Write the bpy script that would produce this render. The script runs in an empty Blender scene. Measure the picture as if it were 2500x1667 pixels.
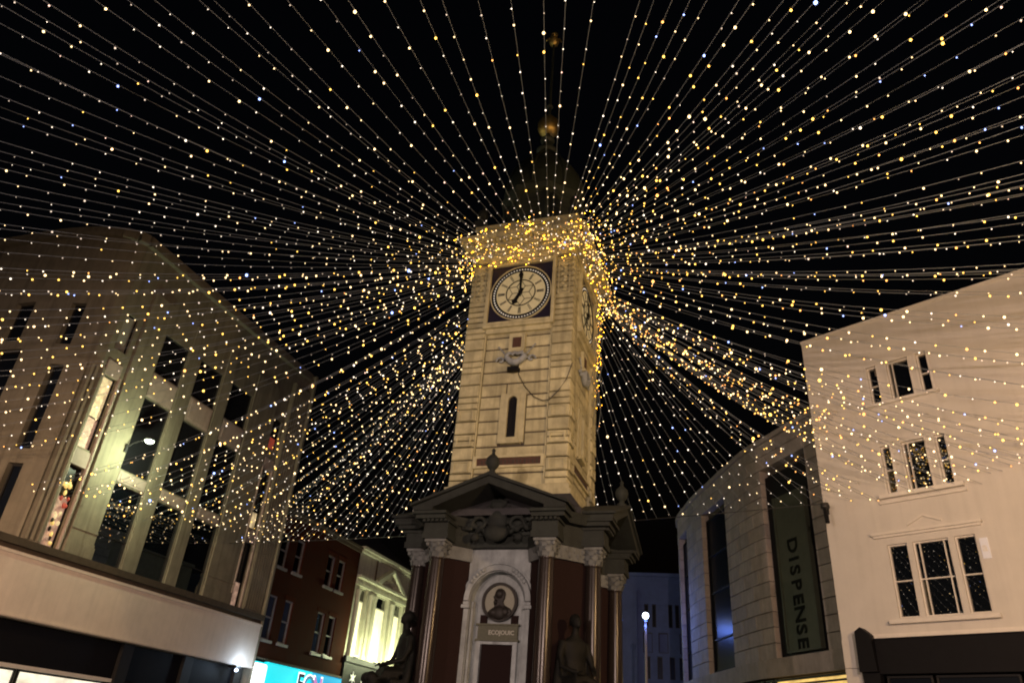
import bpy, bmesh, math, random
from mathutils import Vector, Matrix
random.seed(7)
R = math.radians
scene = bpy.context.scene
col = scene.collection

# ------------------------------------------------------------------ camera
CAM = Vector((5.705, -17.565, 1.6)); YAW, PITCH, ROLL = -0.349, 0.512, 0.082
fw = Vector((math.sin(YAW) * math.cos(PITCH), math.cos(YAW) * math.cos(PITCH), math.sin(PITCH)))
r0 = Vector((math.cos(YAW), -math.sin(YAW), 0)); u0 = r0.cross(fw)
rt = r0 * math.cos(ROLL) + u0 * math.sin(ROLL); up = u0 * math.cos(ROLL) - r0 * math.sin(ROLL)
cam = bpy.data.cameras.new('camera'); cam_ob = bpy.data.objects.new('camera', cam); col.objects.link(cam_ob)
cam.sensor_width = 36; cam.lens = 1810 / 2500 * 36; cam.clip_start = 0.05; cam.clip_end = 2000
cam_ob.matrix_world = Matrix(((rt.x, up.x, -fw.x, CAM.x), (rt.y, up.y, -fw.y, CAM.y), (rt.z, up.z, -fw.z, CAM.z), (0, 0, 0, 1)))
scene.camera = cam_ob

def to_px(p):
    d = Vector(p) - CAM; z = d.dot(fw)
    if z < 0.1: return None
    return (1250 + 1810 * d.dot(rt) / z, 833.5 - 1810 * d.dot(up) / z, z)

# ------------------------------------------------------------------ night sky, moon, exposure
world = bpy.data.worlds.new('World'); scene.world = world; world.use_nodes = True
wn = world.node_tree
bg = wn.nodes['Background']
sky = wn.nodes.new('ShaderNodeTexSky'); sky.sky_type = 'NISHITA'; sky.sun_disc = False
sky.sun_elevation = R(-4); sky.sun_rotation = R(200)
wn.links.new(sky.outputs[0], bg.inputs[0]); bg.inputs[1].default_value = 0.07
sl = bpy.data.lights.new('moon', 'SUN'); sl.energy = 0.006; sl.angle = R(0.5); sl.color = (0.8, 0.88, 1.0)
so = bpy.data.objects.new('moon', sl); col.objects.link(so); so.rotation_euler = (R(50), 0, R(20))
vs = scene.view_settings; vs.view_transform = 'Standard'; vs.look = 'None'; vs.exposure = 0; vs.gamma = 1; vs.use_curve_mapping = False
cy = scene.cycles
cy.use_denoising = True; cy.pixel_filter_type = 'BLACKMAN_HARRIS'; cy.filter_width = 2.0; cy.max_bounces = 5; cy.diffuse_bounces = 3; cy.glossy_bounces = 3; cy.transmission_bounces = 2
cy.sample_clamp_indirect = 3.0; cy.use_light_tree = True; cy.caustics_reflective = False; cy.caustics_refractive = False
scene.render.film_transparent = False
try: cy.denoiser = 'OPENIMAGEDENOISE'; cy.denoising_input_passes = 'RGB_ALBEDO_NORMAL'; cy.denoising_prefilter = 'ACCURATE'
except Exception: pass

# ------------------------------------------------------------------ materials
MAT = {}
def mat(name, c, rough=0.8, var=0.0, scale=2.0, bump=0.0, bscale=30.0, metal=0.0, c2=None, emit=None, es=0.0, spec=0.5, streak=0.0, brick=None, ev=0.0, evs=(3, 3, 3)):
    m = bpy.data.materials.new(name); m.use_nodes = True; nt = m.node_tree; N = nt.nodes; L = nt.links
    b = N['Principled BSDF']
    b.inputs['Base Color'].default_value = (*c, 1); b.inputs['Roughness'].default_value = rough
    b.inputs['Metallic'].default_value = metal; b.inputs['Specular IOR Level'].default_value = spec
    tc = N.new('ShaderNodeTexCoord')
    geo = N.new('ShaderNodeNewGeometry')
    base = None
    if brick:
        mp = N.new('ShaderNodeMapping'); mp.inputs['Rotation'].default_value = brick; L.new(geo.outputs['Position'], mp.inputs[0])
        bt = N.new('ShaderNodeTexBrick'); bt.inputs['Scale'].default_value = 4.4; bt.inputs['Mortar Size'].default_value = 0.02
        bt.inputs['Color1'].default_value = (*c, 1); bt.inputs['Color2'].default_value = (c[0] * .6, c[1] * .6, c[2] * .6, 1); bt.inputs['Mortar'].default_value = (.048, .017, .009, 1)
        bt.inputs['Row Height'].default_value = .33; bt.inputs['Brick Width'].default_value = 1.0
        L.new(mp.outputs[0], bt.inputs[0]); base = bt.outputs[0]; L.new(base, b.inputs['Base Color'])
    if var:
        n1 = N.new('ShaderNodeTexNoise'); n1.inputs['Scale'].default_value = scale; n1.inputs['Detail'].default_value = 8; n1.inputs['Roughness'].default_value = .65
        mp = N.new('ShaderNodeMapping'); L.new(geo.outputs['Position'], mp.inputs[0]); L.new(mp.outputs[0], n1.inputs[0])
        oi = N.new('ShaderNodeObjectInfo')
        ramp = N.new('ShaderNodeMapRange'); ramp.inputs[1].default_value = .3; ramp.inputs[2].default_value = .7
        L.new(n1.outputs[0], ramp.inputs[0])
        mx = N.new('ShaderNodeMix'); mx.data_type = 'RGBA'
        d = c2 or tuple(x * (1 - var) for x in c)
        mx.inputs[6].default_value = (*d, 1)
        if base is not None: L.new(base, mx.inputs[7])
        else: mx.inputs[7].default_value = (*c, 1)
        L.new(ramp.outputs[0], mx.inputs[0]); out = mx.outputs[2]
        # piece to piece tone
        hv = N.new('ShaderNodeHueSaturation'); mr = N.new('ShaderNodeMapRange'); mr.inputs[3].default_value = 1 - var * .35; mr.inputs[4].default_value = 1 + var * .3
        L.new(oi.outputs['Random'], mr.inputs[0]); L.new(mr.outputs[0], hv.inputs['Value']); L.new(out, hv.inputs['Color']); out = hv.outputs[0]
        if streak:
            n2 = N.new('ShaderNodeTexNoise'); n2.inputs['Scale'].default_value = 1.0; n2.inputs['Detail'].default_value = 6
            mp2 = N.new('ShaderNodeMapping'); mp2.inputs['Scale'].default_value = (5, 5, .35); L.new(geo.outputs['Position'], mp2.inputs[0]); L.new(mp2.outputs[0], n2.inputs[0])
            r2 = N.new('ShaderNodeMapRange'); r2.inputs[1].default_value = .48; r2.inputs[2].default_value = .75; r2.inputs[4].default_value = streak
            L.new(n2.outputs[0], r2.inputs[0])
            m3 = N.new('ShaderNodeMix'); m3.data_type = 'RGBA'; m3.inputs[7].default_value = (c[0] * .3, c[1] * .29, c[2] * .28, 1)
            L.new(r2.outputs[0], m3.inputs[0]); L.new(out, m3.inputs[6]); out = m3.outputs[2]
        L.new(out, b.inputs['Base Color'])
    if bump:
        nb = N.new('ShaderNodeTexNoise'); nb.inputs['Scale'].default_value = bscale; nb.inputs['Detail'].default_value = 5
        L.new(geo.outputs['Position'], nb.inputs[0])
        bp = N.new('ShaderNodeBump'); bp.inputs['Strength'].default_value = bump; bp.inputs['Distance'].default_value = .02
        L.new(nb.outputs[0], bp.inputs['Height']); L.new(bp.outputs[0], b.inputs['Normal'])
    if emit:
        b.inputs['Emission Color'].default_value = (*emit, 1); b.inputs['Emission Strength'].default_value = es
        if ev:
            ne = N.new('ShaderNodeTexNoise'); ne.inputs['Scale'].default_value = 1; ne.inputs['Detail'].default_value = 4; ne.inputs['Roughness'].default_value = .7
            me_ = N.new('ShaderNodeMapping'); me_.inputs['Scale'].default_value = evs; L.new(geo.outputs['Position'], me_.inputs[0]); L.new(me_.outputs[0], ne.inputs[0])
            re_ = N.new('ShaderNodeMapRange'); re_.inputs[1].default_value = .32; re_.inputs[2].default_value = .68; re_.inputs[3].default_value = es * (1 - ev); re_.inputs[4].default_value = es * (1 + ev * .5)
            L.new(ne.outputs[0], re_.inputs[0]); L.new(re_.outputs[0], b.inputs['Emission Strength'])
    MAT[name] = m; return m

mat('tower_stone', (.68, .64, .39), .85, .5, 2.2, .35, 18, streak=.75)
mat('tower_trim', (.66, .62, .38), .8, .4, 3, .3, 25, streak=.6)
mat('joint', (.06, .05, .04), .95)
mat('base_stone', (.43, .48, .50), .75, .45, 3, .25, 25, streak=.6)
mat('capital_stone', (.20, .22, .22), .75, .45, 3, .25, 25, streak=.6)
mat('soot_shade_stone', (.024, .031, .027), .8, .5, 3, .3, 25, streak=.5)  # soot plus the shade under the cornices, both put into the colour
mat('granite', (.030, .0225, .020), .26, .5, 40, 0, c2=(.011, .009, .008), spec=.33)
mat('granite_dark', (.022, .011, .010), .75, .4, 40, spec=.12)
mat('bronze', (.006, .0065, .005), .7, .5, 8, .2, 40, spec=.25)
mat('bust_bronze', (.018, .014, .011), .6, .3, 8, .2, 40)
mat('mosaic', (.34, .34, .27), .6, .3, 60)
mat('plate_olive', (.14, .145, .10), .7, .4, 30)
mat('plate_letters', (.5, .5, .43), .6)
mat('lead', (.06, .075, .06), .6, .4, 5, .2, 30)
mat('slate', (.045, .045, .05), .7, .4, 6, .3, 20)
mat('gilt', (.95, .70, .25), .5, .25, 10, metal=1.0)
mat('iron', (.02, .02, .022), .5, .2, 10)
mat('black_paint', (.006, .006, .008), .6, .3, 6, spec=.2)
mat('clock_blue', (.012, .009, .03), .45, .3, 12)
mat('opal_glass', (.55, .50, .36), .35, .3, 9, emit=(1, .78, .34), es=.17)
mat('bead', (.8, .8, .75), .3, emit=(1, .93, .75), es=.4)
mat('panel_red', (.10, .045, .03), .7, .5, 20)
mat('white_render', (.70, .675, .635), .8, .10, 1.1, .12, 22, streak=.10)
mat('white_trim', (.80, .77, .72), .55, .12, 5, .1, 30)
mat('ashlar', (.34, .30, .27), .8, .3, 2.5, .25, 24, streak=.25)
mat('left_stone', (.25, .222, .16), .85, .3, 1.6, .25, 18, streak=.55)
mat('left_panel', (.44, .35, .30), .8, .25, 3, .15, 25, streak=.25)
mat('ledge_brown', (.09, .065, .042), .8, .4, 4, .2, 25)
mat('fascia_cream', (.80, .69, .60), .6, .14, 1.5, .05, 30, streak=.12)
mat('dark_frame', (.012, .011, .010), .6, .2, 8)
mat('glass', (.004, .005, .007), .012).node_tree.nodes['Principled BSDF'].inputs['IOR'].default_value = 2.5
mat('glass_blue', (.007, .010, .016), .3, spec=.08)
mat('glass_matte', (.01, .01, .012), .25, spec=.5)
mat('blind', (.35, .33, .29), .8, .2, 12)
mat('brick', (.085, .019, .007), .95, .35, 3, .3, 40, spec=.08, brick=(R(90), 0, R(90)))
mat('sash_white', (.27, .25, .25), .5, .2, 8)
mat('cream_stone', (.62, .60, .48), .75, .25, 3, .15, 25, streak=.4)
mat('blue_stone', (.07, .10, .24), .8, .25, 2, .15, 20)
mat('lit_cream', (.8, .75, .6), .6, emit=(1, .92, .58), es=.8, ev=.5, evs=(1, 1.4, .7))
mat('lit_warm', (.6, .5, .35), .6, .35, 6, emit=(1, .74, .38), es=.75, ev=.7, evs=(2, 5, 3.2))
mat('lit_pink', (.7, .45, .38), .6, .5, 14, emit=(1, .62, .42), es=.30, ev=.8, evs=(5, 8, 7))
mat('lit_red', (.6, .1, .08), .6, .4, 10, emit=(.95, .14, .07), es=.25, ev=.7, evs=(6, 8, 6))
mat('lit_shop', (.8, .75, .65), .5, .3, 3, emit=(1, .92, .70), es=1.1, ev=.5, evs=(.8, .9, 1.6))
mat('lit_yellow', (.8, .6, .25), .5, .35, 5, emit=(1, .64, .18), es=.85, ev=.55, evs=(1.5, 1.5, 7))
mat('lit_white', (.9, .9, .9), .5, emit=(1, .97, .95), es=1.4)
mat('lit_bluewhite', (.9, .9, .9), .5, emit=(.6, .75, 1), es=8)
mat('cyan', (.05, .6, .65), .4, emit=(.0, .82, .92), es=.85)
mat('cyan_blue', (.05, .4, .65), .4, emit=(.0, .50, .90), es=.7)
mat('navy', (.01, .012, .05), .4)
mat('slate_blue', (.20, .32, .50), .4, emit=(.15, .3, .5), es=.3)
mat('pink', (.6, .2, .5), .4, emit=(.8, .3, .7), es=.6)
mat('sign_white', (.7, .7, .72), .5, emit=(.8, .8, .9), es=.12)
mat('sign_green', (.042, .047, .030), .6, .35, 3, .1, 30)
mat('letter_dark', (.004, .005, .004), .8, spec=.1)
mat('letter_pale', (.20, .20, .17), .5)
mat('asphalt', (.05, .05, .052), .85, .3, 6, .4, 60)
mat('paving', (.22, .21, .20), .8, .3, 3, .3, 30)
mat('kerb', (.3, .3, .29), .8, .3, 6, .2, 30)
mat('wire', (.17, .20, .24), .6)
mat('cable', (.03, .03, .03), .6)
mat('lamp_green', (.9, 1, .85), .4, emit=(.86, 1, .72), es=14)
mat('lamp_white', (.9, .95, 1), .4, emit=(.75, .85, 1), es=9)
mat('lamp_warm', (1, .9, .7), .4, emit=(1, .72, .42), es=20)
mat('uplight_glow', (1, .95, .7), .4, emit=(1, .95, .55), es=6)
mat('bulb_rope', (1, .6, .15), .4, emit=(1, .46, .022), es=22)
BULBS = []
for nm, c, es in (('bulb_warm', (1, .70, .34), 4.0), ('bulb_white', (1, .86, .68), 2.9), ('bulb_gold', (1, .56, .10), 4.6), ('bulb_dim', (1, .84, .68), 1.0),
                  ('bulb_blue', (.30, .42, 1), 4.4), ('bulb_amber', (1, .42, .10), 4.0), ('bulb_rose', (1, .66, .52), 2.2)):
    BULBS.append(mat(nm, c, .4, emit=c, es=es))

# ------------------------------------------------------------------ helpers
BASE = {}
class MB:
    def __init__(s): s.v = []; s.f = []; s.mi = []; s.cur = 0
    def add(s, vs, fs):
        o = len(s.v); s.v += [tuple(v) for v in vs]; s.f += [tuple(i + o for i in f) for f in fs]; s.mi += [s.cur] * len(fs); return s
    def hexa(s, p):                      # 8 points: bottom 4 ccw, top 4
        return s.add(p, [(3, 2, 1, 0), (4, 5, 6, 7), (0, 1, 5, 4), (1, 2, 6, 5), (2, 3, 7, 6), (3, 0, 4, 7)])
    def box(s, x0, x1, y0, y1, z0, z1):
        return s.hexa([(x0, y0, z0), (x1, y0, z0), (x1, y1, z0), (x0, y1, z0), (x0, y0, z1), (x1, y0, z1), (x1, y1, z1), (x0, y1, z1)])
    def lathe(s, prof, c, n=24, ax='z', a0=0.0, a1=2 * math.pi):
        vs = []; full = abs(a1 - a0 - 2 * math.pi) < 1e-6; m = n if full else n + 1
        for r, h in prof:
            for i in range(m):
                a = a0 + (a1 - a0) * i / n
                p = (r * math.cos(a), r * math.sin(a), h)
                if ax == 'y': p = (p[0], h, p[1])
                if ax == 'x': p = (h, p[0], p[1])
                vs.append((c[0] + p[0], c[1] + p[1], c[2] + p[2]))
        fs = []
        for k in range(len(prof) - 1):
            for i in range(n if not full else n):
                j = (i + 1) % m
                if not full and i + 1 >= m: continue
                fs.append((k * m + i, k * m + j, (k + 1) * m + j, (k + 1) * m + i))
        if full:
            fs.append(tuple(reversed(range(m)))); fs.append(tuple((len(prof) - 1) * m + i for i in range(m)))
        return s.add(vs, fs)
    def tube(s, pts, r, n=6, taper=None, caps=True):
        pts = [Vector(p) for p in pts]; vs = []; fs = []
        for k, p in enumerate(pts):
            t = (pts[min(k + 1, len(pts) - 1)] - pts[max(k - 1, 0)]).normalized()
            a = Vector((0, 0, 1)) if abs(t.z) < .9 else Vector((1, 0, 0))
            u = t.cross(a).normalized(); w = t.cross(u)
            rr = r if taper is None else taper[k]
            for i in range(n):
                an = 2 * math.pi * i / n; vs.append(p + (u * math.cos(an) + w * math.sin(an)) * rr)
        for k in range(len(pts) - 1):
            for i in range(n):
                j = (i + 1) % n; fs.append((k * n + i, k * n + j, (k + 1) * n + j, (k + 1) * n + i))
        if caps: fs.append(tuple(reversed(range(n)))); fs.append(tuple((len(pts) - 1) * n + i for i in range(n)))
        return s.add(vs, fs)
    def ell(s, c, r, nu=14, nv=9, rot=None):
        vs = []; fs = []
        M = rot or Matrix.Identity(3)
        vs.append(Vector(c) + M @ Vector((0, 0, -r[2])))
        for k in range(1, nv):
            a = math.pi * k / nv - math.pi / 2
            for i in range(nu):
                b = 2 * math.pi * i / nu
                vs.append(Vector(c) + M @ Vector((r[0] * math.cos(a) * math.cos(b), r[1] * math.cos(a) * math.sin(b), r[2] * math.sin(a))))
        vs.append(Vector(c) + M @ Vector((0, 0, r[2])))
        for i in range(nu): fs.append((0, 1 + (i + 1) % nu, 1 + i))
        for k in range(nv - 2):
            for i in range(nu):
                j = (i + 1) % nu; fs.append((1 + k * nu + i, 1 + k * nu + j, 1 + (k + 1) * nu + j, 1 + (k + 1) * nu + i))
        t = len(vs) - 1; o = 1 + (nv - 2) * nu
        for i in range(nu): fs.append((t, o + i, o + (i + 1) % nu))
        return s.add(vs, fs)
    def prism(s, poly, fn, d0, d1):      # poly of (a,b); fn(a,b,d)->xyz
        n = len(poly)
        vs = [fn(a, b, d0) for a, b in poly] + [fn(a, b, d1) for a, b in poly]
        fs = [tuple(range(n)), tuple(reversed(range(n, 2 * n)))] + [(i, i + n, (i + 1) % n + n, (i + 1) % n) for i in range(n)]
        return s.add(vs, fs)
    def mesh(s, name, off=Vector((0, 0, 0)), smooth=False, fix=True):
        me = bpy.data.meshes.new(name); me.from_pydata([(v[0] - off[0], v[1] - off[1], v[2] - off[2]) for v in s.v], [], s.f)
        if any(s.mi): me.polygons.foreach_set('material_index', s.mi)
        if fix:
            bm = bmesh.new(); bm.from_mesh(me); bmesh.ops.recalc_face_normals(bm, faces=bm.faces); bm.to_mesh(me); bm.free()
        if smooth:
            me.polygons.foreach_set('use_smooth', [True] * len(me.polygons))
        me.update(); return me
    def build(s, name, m, parent=None, smooth=False, label=None, kind=None, fix=True):
        off = BASE.get(parent.name, Vector((0, 0, 0))) if parent else Vector((0, 0, 0))
        me = s.mesh(name, off, smooth, fix)
        for x in (m if isinstance(m, (list, tuple)) else [m]): me.materials.append(MAT[x] if isinstance(x, str) else x)
        if smooth == 'auto':
            pass
        o = bpy.data.objects.new(name, me); col.objects.link(o)
        if parent: o.parent = parent
        BASE[o.name] = off
        if label: o['label'] = label
        if kind: o['kind'] = kind
        return o
def soft(o, ang=40):
    me = o.data; me.polygons.foreach_set('use_smooth', [True] * len(me.polygons))
    try: me.set_sharp_from_angle(angle=R(ang))
    except Exception: pass
    return o
def thing(name, loc, label, cat, group=None):
    o = bpy.data.objects.new(name, None); col.objects.link(o); o.location = loc; o.empty_display_size = .2
    o['label'] = label; o['category'] = cat
    if group: o['group'] = group
    BASE[o.name] = Vector(loc); return o
def place(me, name, parent, loc, rotz=0, scale=None):
    o = bpy.data.objects.new(name, me); col.objects.link(o)
    o.parent = parent; o.location = Vector(loc) - BASE.get(parent.name, Vector((0, 0, 0))) if parent else Vector(loc)
    o.rotation_euler = (0, 0, rotz)
    if scale: o.scale = (scale,) * 3
    BASE[o.name] = BASE.get(parent.name, Vector((0, 0, 0))) if parent else Vector((0, 0, 0))
    return o
def copy_tree(o, parent, delta=Matrix.Identity(4)):
    c = o.copy(); col.objects.link(c); c.parent = parent
    for ch in [x for x in bpy.data.objects if x.parent == o]: copy_tree(ch, c)
    return c
def remesh(mb, voxel, smooth_it=4):
    me = mb.mesh('tmp'); o = bpy.data.objects.new('tmp', me); col.objects.link(o)
    md = o.modifiers.new('r', 'REMESH'); md.mode = 'VOXEL'; md.voxel_size = voxel
    sm = o.modifiers.new('s', 'SMOOTH'); sm.iterations = smooth_it; sm.factor = .5
    dg = bpy.context.evaluated_depsgraph_get(); dg.update()
    out = bpy.data.meshes.new_from_object(o.evaluated_get(dg))
    bpy.data.objects.remove(o); bpy.data.meshes.remove(me)
    out.polygons.foreach_set('use_smooth', [True] * len(out.polygons)); return out
def text_mesh(body, size, depth=.02, bold=.018):
    cu = bpy.data.curves.new('txt', 'FONT'); cu.body = body; cu.size = size; cu.extrude = depth / 2; cu.align_x = 'CENTER'; cu.align_y = 'CENTER'; cu.resolution_u = 3; cu.offset = size * bold
    o = bpy.data.objects.new('txt', cu); col.objects.link(o)
    dg = bpy.context.evaluated_depsgraph_get(); dg.update()
    me = bpy.data.meshes.new_from_object(o.evaluated_get(dg)); bpy.data.objects.remove(o); bpy.data.curves.remove(cu); return me
def put_text(name, body, size, m, parent, origin, xdir, ydir, depth=.02, bold=.018):
    me = text_mesh(body, size, depth, bold); X = Vector(xdir).normalized(); Y = Vector(ydir).normalized(); Z = X.cross(Y)
    M = Matrix(((X.x, Y.x, Z.x, origin[0]), (X.y, Y.y, Z.y, origin[1]), (X.z, Y.z, Z.z, origin[2]), (0, 0, 0, 1)))
    me.transform(Matrix.Translation(-BASE[parent.name]) @ M); me.materials.append(MAT[m])
    o = bpy.data.objects.new(name, me); col.objects.link(o); o.parent = parent; BASE[o.name] = BASE[parent.name]; return o
def spot(name, loc, target, power, color, radius, cone, blend, parent):
    l = bpy.data.lights.new(name, 'SPOT'); l.energy = power; l.color = color; l.shadow_soft_size = radius; l.spot_size = R(cone); l.spot_blend = blend
    o = bpy.data.objects.new(name, l); col.objects.link(o); o.rotation_euler = (Vector(target) - Vector(loc)).to_track_quat('-Z', 'Y').to_euler()
    o.parent = parent; o.location = Vector(loc) - BASE[parent.name]; return o
def point(name, loc, power, color, radius, parent=None):
    l = bpy.data.lights.new(name, 'POINT'); l.energy = power; l.color = color; l.shadow_soft_size = radius
    o = bpy.data.objects.new(name, l); col.objects.link(o); o.location = loc
    if parent: o.parent = parent; o.location = Vector(loc) - BASE[parent.name]
    return o

class Wall:
    """A wall line seen from the street: s runs left to right, d goes into the wall."""
    def __init__(w, pts, s0=0.0):
        w.p = [Vector((a, b)) for a, b in pts]; w.s = [s0]
        for a, b in zip(w.p, w.p[1:]): w.s.append(w.s[-1] + (b - a).length)
    def at(w, s, d, z):
        k = 0
        while k < len(w.s) - 2 and s > w.s[k + 1]: k += 1
        t = (s - w.s[k]) / (w.s[k + 1] - w.s[k]); a, b = w.p[k], w.p[k + 1]; T = (b - a).normalized()
        # smooth normal
        n = Vector((-T.y, T.x)); q = a.lerp(b, t)
        return (q.x + n.x * d, q.y + n.y * d, z)
    def box(w, mb, s0, s1, d0, d1, z0, z1):
        a = w.at(s0, 0, 0); b = w.at(s1, 0, 0); T = Vector((b[0] - a[0], b[1] - a[1])).normalized(); n = Vector((-T.y, T.x))
        P = lambda q, d, z: (q[0] + n.x * d, q[1] + n.y * d, z)
        return mb.hexa([P(a, d0, z0), P(b, d0, z0), P(b, d1, z0), P(a, d1, z0), P(a, d0, z1), P(b, d0, z1), P(b, d1, z1), P(a, d1, z1)])
    def sweep(w, mb, s0, s1, d0, d1, z0, z1):
        br = [s0] + [x for x in w.s if s0 + 1e-3 < x < s1 - 1e-3] + [s1]
        for a, b in zip(br, br[1:]): w.box(mb, a, b, d0, d1, z0, z1)
        return mb
    def cells(w, mb, s0, s1, z0, z1, holes, thick, d=0.0):
        S = sorted({round(x, 4) for x in [s0, s1] + [h[0] for h in holes] + [h[1] for h in holes] + [x for x in w.s if s0 < x < s1]})
        Z = sorted({round(x, 4) for x in [z0, z1] + [h[2] for h in holes] + [h[3] for h in holes]})
        S = [x for x in S if s0 - 1e-6 <= x <= s1 + 1e-6]; Z = [x for x in Z if z0 - 1e-6 <= x <= z1 + 1e-6]
        inh = lambda s, z: any(h[0] < s < h[1] and h[2] < z < h[3] for h in holes)
        solid = {}
        for i in range(len(S) - 1):
            for j in range(len(Z) - 1): solid[i, j] = not inh((S[i] + S[i + 1]) / 2, (Z[j] + Z[j + 1]) / 2)
        g = lambda s, dd, z: w.at(s, dd + d, z)
        for (i, j), ok in solid.items():
            if not ok: continue
            a, b, c, e = S[i], S[i + 1], Z[j], Z[j + 1]
            mb.add([g(a, 0, c), g(b, 0, c), g(b, 0, e), g(a, 0, e)], [(0, 1, 2, 3)])
            if not solid.get((i - 1, j), False): mb.add([g(a, 0, c), g(a, 0, e), g(a, thick, e), g(a, thick, c)], [(0, 1, 2, 3)])
            if not solid.get((i + 1, j), False): mb.add([g(b, 0, c), g(b, thick, c), g(b, thick, e), g(b, 0, e)], [(0, 1, 2, 3)])
            if not solid.get((i, j - 1), False): mb.add([g(a, 0, c), g(a, thick, c), g(b, thick, c), g(b, 0, c)], [(0, 1, 2, 3)])
            if not solid.get((i, j + 1), False): mb.add([g(a, 0, e), g(b, 0, e), g(b, thick, e), g(a, thick, e)], [(0, 1, 2, 3)])
        return mb
    def window(w, parent, s0, s1, z0, z1, depth=.22, fr=.05, m='dark_frame', pane='glass', rails=(), bars=(), name='window', lower=None, sill=None):
        """window > frame, pane(s): pane cells between rails (z) and bars (s)."""
        f = MB()
        w.box(f, s0, s0 + fr, depth - .05, depth + .03, z0, z1); w.box(f, s1 - fr, s1, depth - .05, depth + .03, z0, z1)
        w.box(f, s0 + fr, s1 - fr, depth - .05, depth + .03, z0, z0 + fr); w.box(f, s0 + fr, s1 - fr, depth - .05, depth + .03, z1 - fr, z1)
        for z in rails: w.box(f, s0 + fr, s1 - fr, depth - .045, depth + .03, z - fr * .45, z + fr * .45)
        zs = [z0 + fr] + list(rails) + [z1 - fr]
        for b in bars: w.box(f, b - .014, b + .014, depth - .03, depth + .03, z0 + fr, z1 - fr)
        fo = f.build(name, m, parent)
        ss = [s0 + fr] + list(bars) + [s1 - fr]
        for i in range(len(ss) - 1):
            for j in range(len(zs) - 1):
                pm = lower if (lower and j == 0) else pane
                p = MB(); j_off = random.uniform(-.006, .006)
                a0 = ss[i] + .004; a1 = ss[i + 1] - .004
                q0 = w.at(a0, depth + .004 + j_off, 0); q1 = w.at(a1, depth + .004 - j_off, 0)
                T = Vector((q1[0] - q0[0], q1[1] - q0[1])).normalized(); n = Vector((-T.y, T.x)) * .012
                zz0, zz1 = zs[j] + .004, zs[j + 1] - .004
                p.hexa([(q0[0], q0[1], zz0), (q1[0], q1[1], zz0), (q1[0] + n.x, q1[1] + n.y, zz0), (q0[0] + n.x, q0[1] + n.y, zz0),
                        (q0[0], q0[1], zz1), (q1[0], q1[1], zz1), (q1[0] + n.x, q1[1] + n.y, zz1), (q0[0] + n.x, q0[1] + n.y, zz1)])
                p.build('pane', pm, fo)
        return fo
BLK = {}
def block_mesh(w, h, d, c, m):
    k = (round(w, 3), round(h, 3), round(d, 3), c, m)
    if k not in BLK:
        mb = MB(); a, b = w / 2, h / 2
        # front at y=0 chamfered, back at y=d
        mb.add([(-a + c, 0, -b + c), (a - c, 0, -b + c), (a - c, 0, b - c), (-a + c, 0, b - c), (-a, c, -b), (a, c, -b), (a, c, b), (-a, c, b), (-a, d, -b), (a, d, -b), (a, d, b), (-a, d, b)],
               [(0, 1, 2, 3), (0, 4, 5, 1), (1, 5, 6, 2), (2, 6, 7, 3), (3, 7, 4, 0), (4, 8, 9, 5), (5, 9, 10, 6), (6, 10, 11, 7), (7, 11, 8, 4)])
        me = mb.mesh('stone'); me.materials.append(MAT[m]); BLK[k] = me
    return BLK[k]

# ================================================================== the setting
def structure(o, kind='structure'):
    o['kind'] = kind; return o
g = MB(); g.add([(-400, -400, 0), (400, -400, 0), (400, 400, 0), (-400, 400, 0)], [(0, 1, 2, 3)])
structure(g.build('ground', 'asphalt'))
WR = (8.0, 5.1); DR = (.8773, -.48)
def pave(pts, name):
    n = len(pts); m = MB(); m.add([(x, y, .02) for x, y in pts] + [(x, y, .13) for x, y in pts], [tuple(range(n)), tuple(range(n, 2 * n))] + [(i, (i + 1) % n, (i + 1) % n + n, i + n) for i in range(n)])
    structure(m.build(name, 'paving'))
pave([(-15.95, -1.3), (-12.6, -1.3), (-12.6, 60), (-15.95, 60)], 'pavement_left')
pave([(7.5, 5.3), (6.0, 2.6), (20, -5.1), (21.4, -2.5)], 'pavement_right')
pave([(-4.2, -4.2), (4.2, -4.2), (4.2, 4.2), (-4.2, 4.2)], 'pavement_island')

# ================================================================== clock tower
tower = thing('clock_tower', (0, 0, 0), 'tall cream stone clock tower with red granite columns and dark cupola', 'clock tower')
def rot4(k):
    a = k * math.pi / 2; c, s = round(math.cos(a)), round(math.sin(a))
    return lambda x, y, z: (x * c - y * s, x * s + y * c, z)
def fbox(mb, k, x0, x1, y0, y1, z0, z1):
    f = rot4(k); mb.hexa([f(x, y, z) for z in (z0, z1) for x, y in ((x0, y0), (x1, y0), (x1, y1), (x0, y1))]); return mb
def ring(mb, h, z0, z1, h2=None):        # square slab of half-width h (tapering to h2)
    h2 = h if h2 is None else h2
    mb.hexa([(-h, -h, z0), (h, -h, z0), (h, h, z0), (-h, h, z0), (-h2, -h2, z1), (h2, -h2, z1), (h2, h2, z1), (-h2, h2, z1)]); return mb

# ---- plinth and lower stage
m = MB(); ring(m, 3.3, .13, .5); ring(m, 3.0, .5, .85); ring(m, 2.75, .85, 1.9, 2.7); ring(m, 2.85, 1.9, 2.15)
m.build('plinth', 'base_stone', tower)
core = MB()
core.box(-1.22, 1.22, -1.22, 1.22, 2.15, 5.75)
core = core.build('core', 'base_stone', tower)
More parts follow.
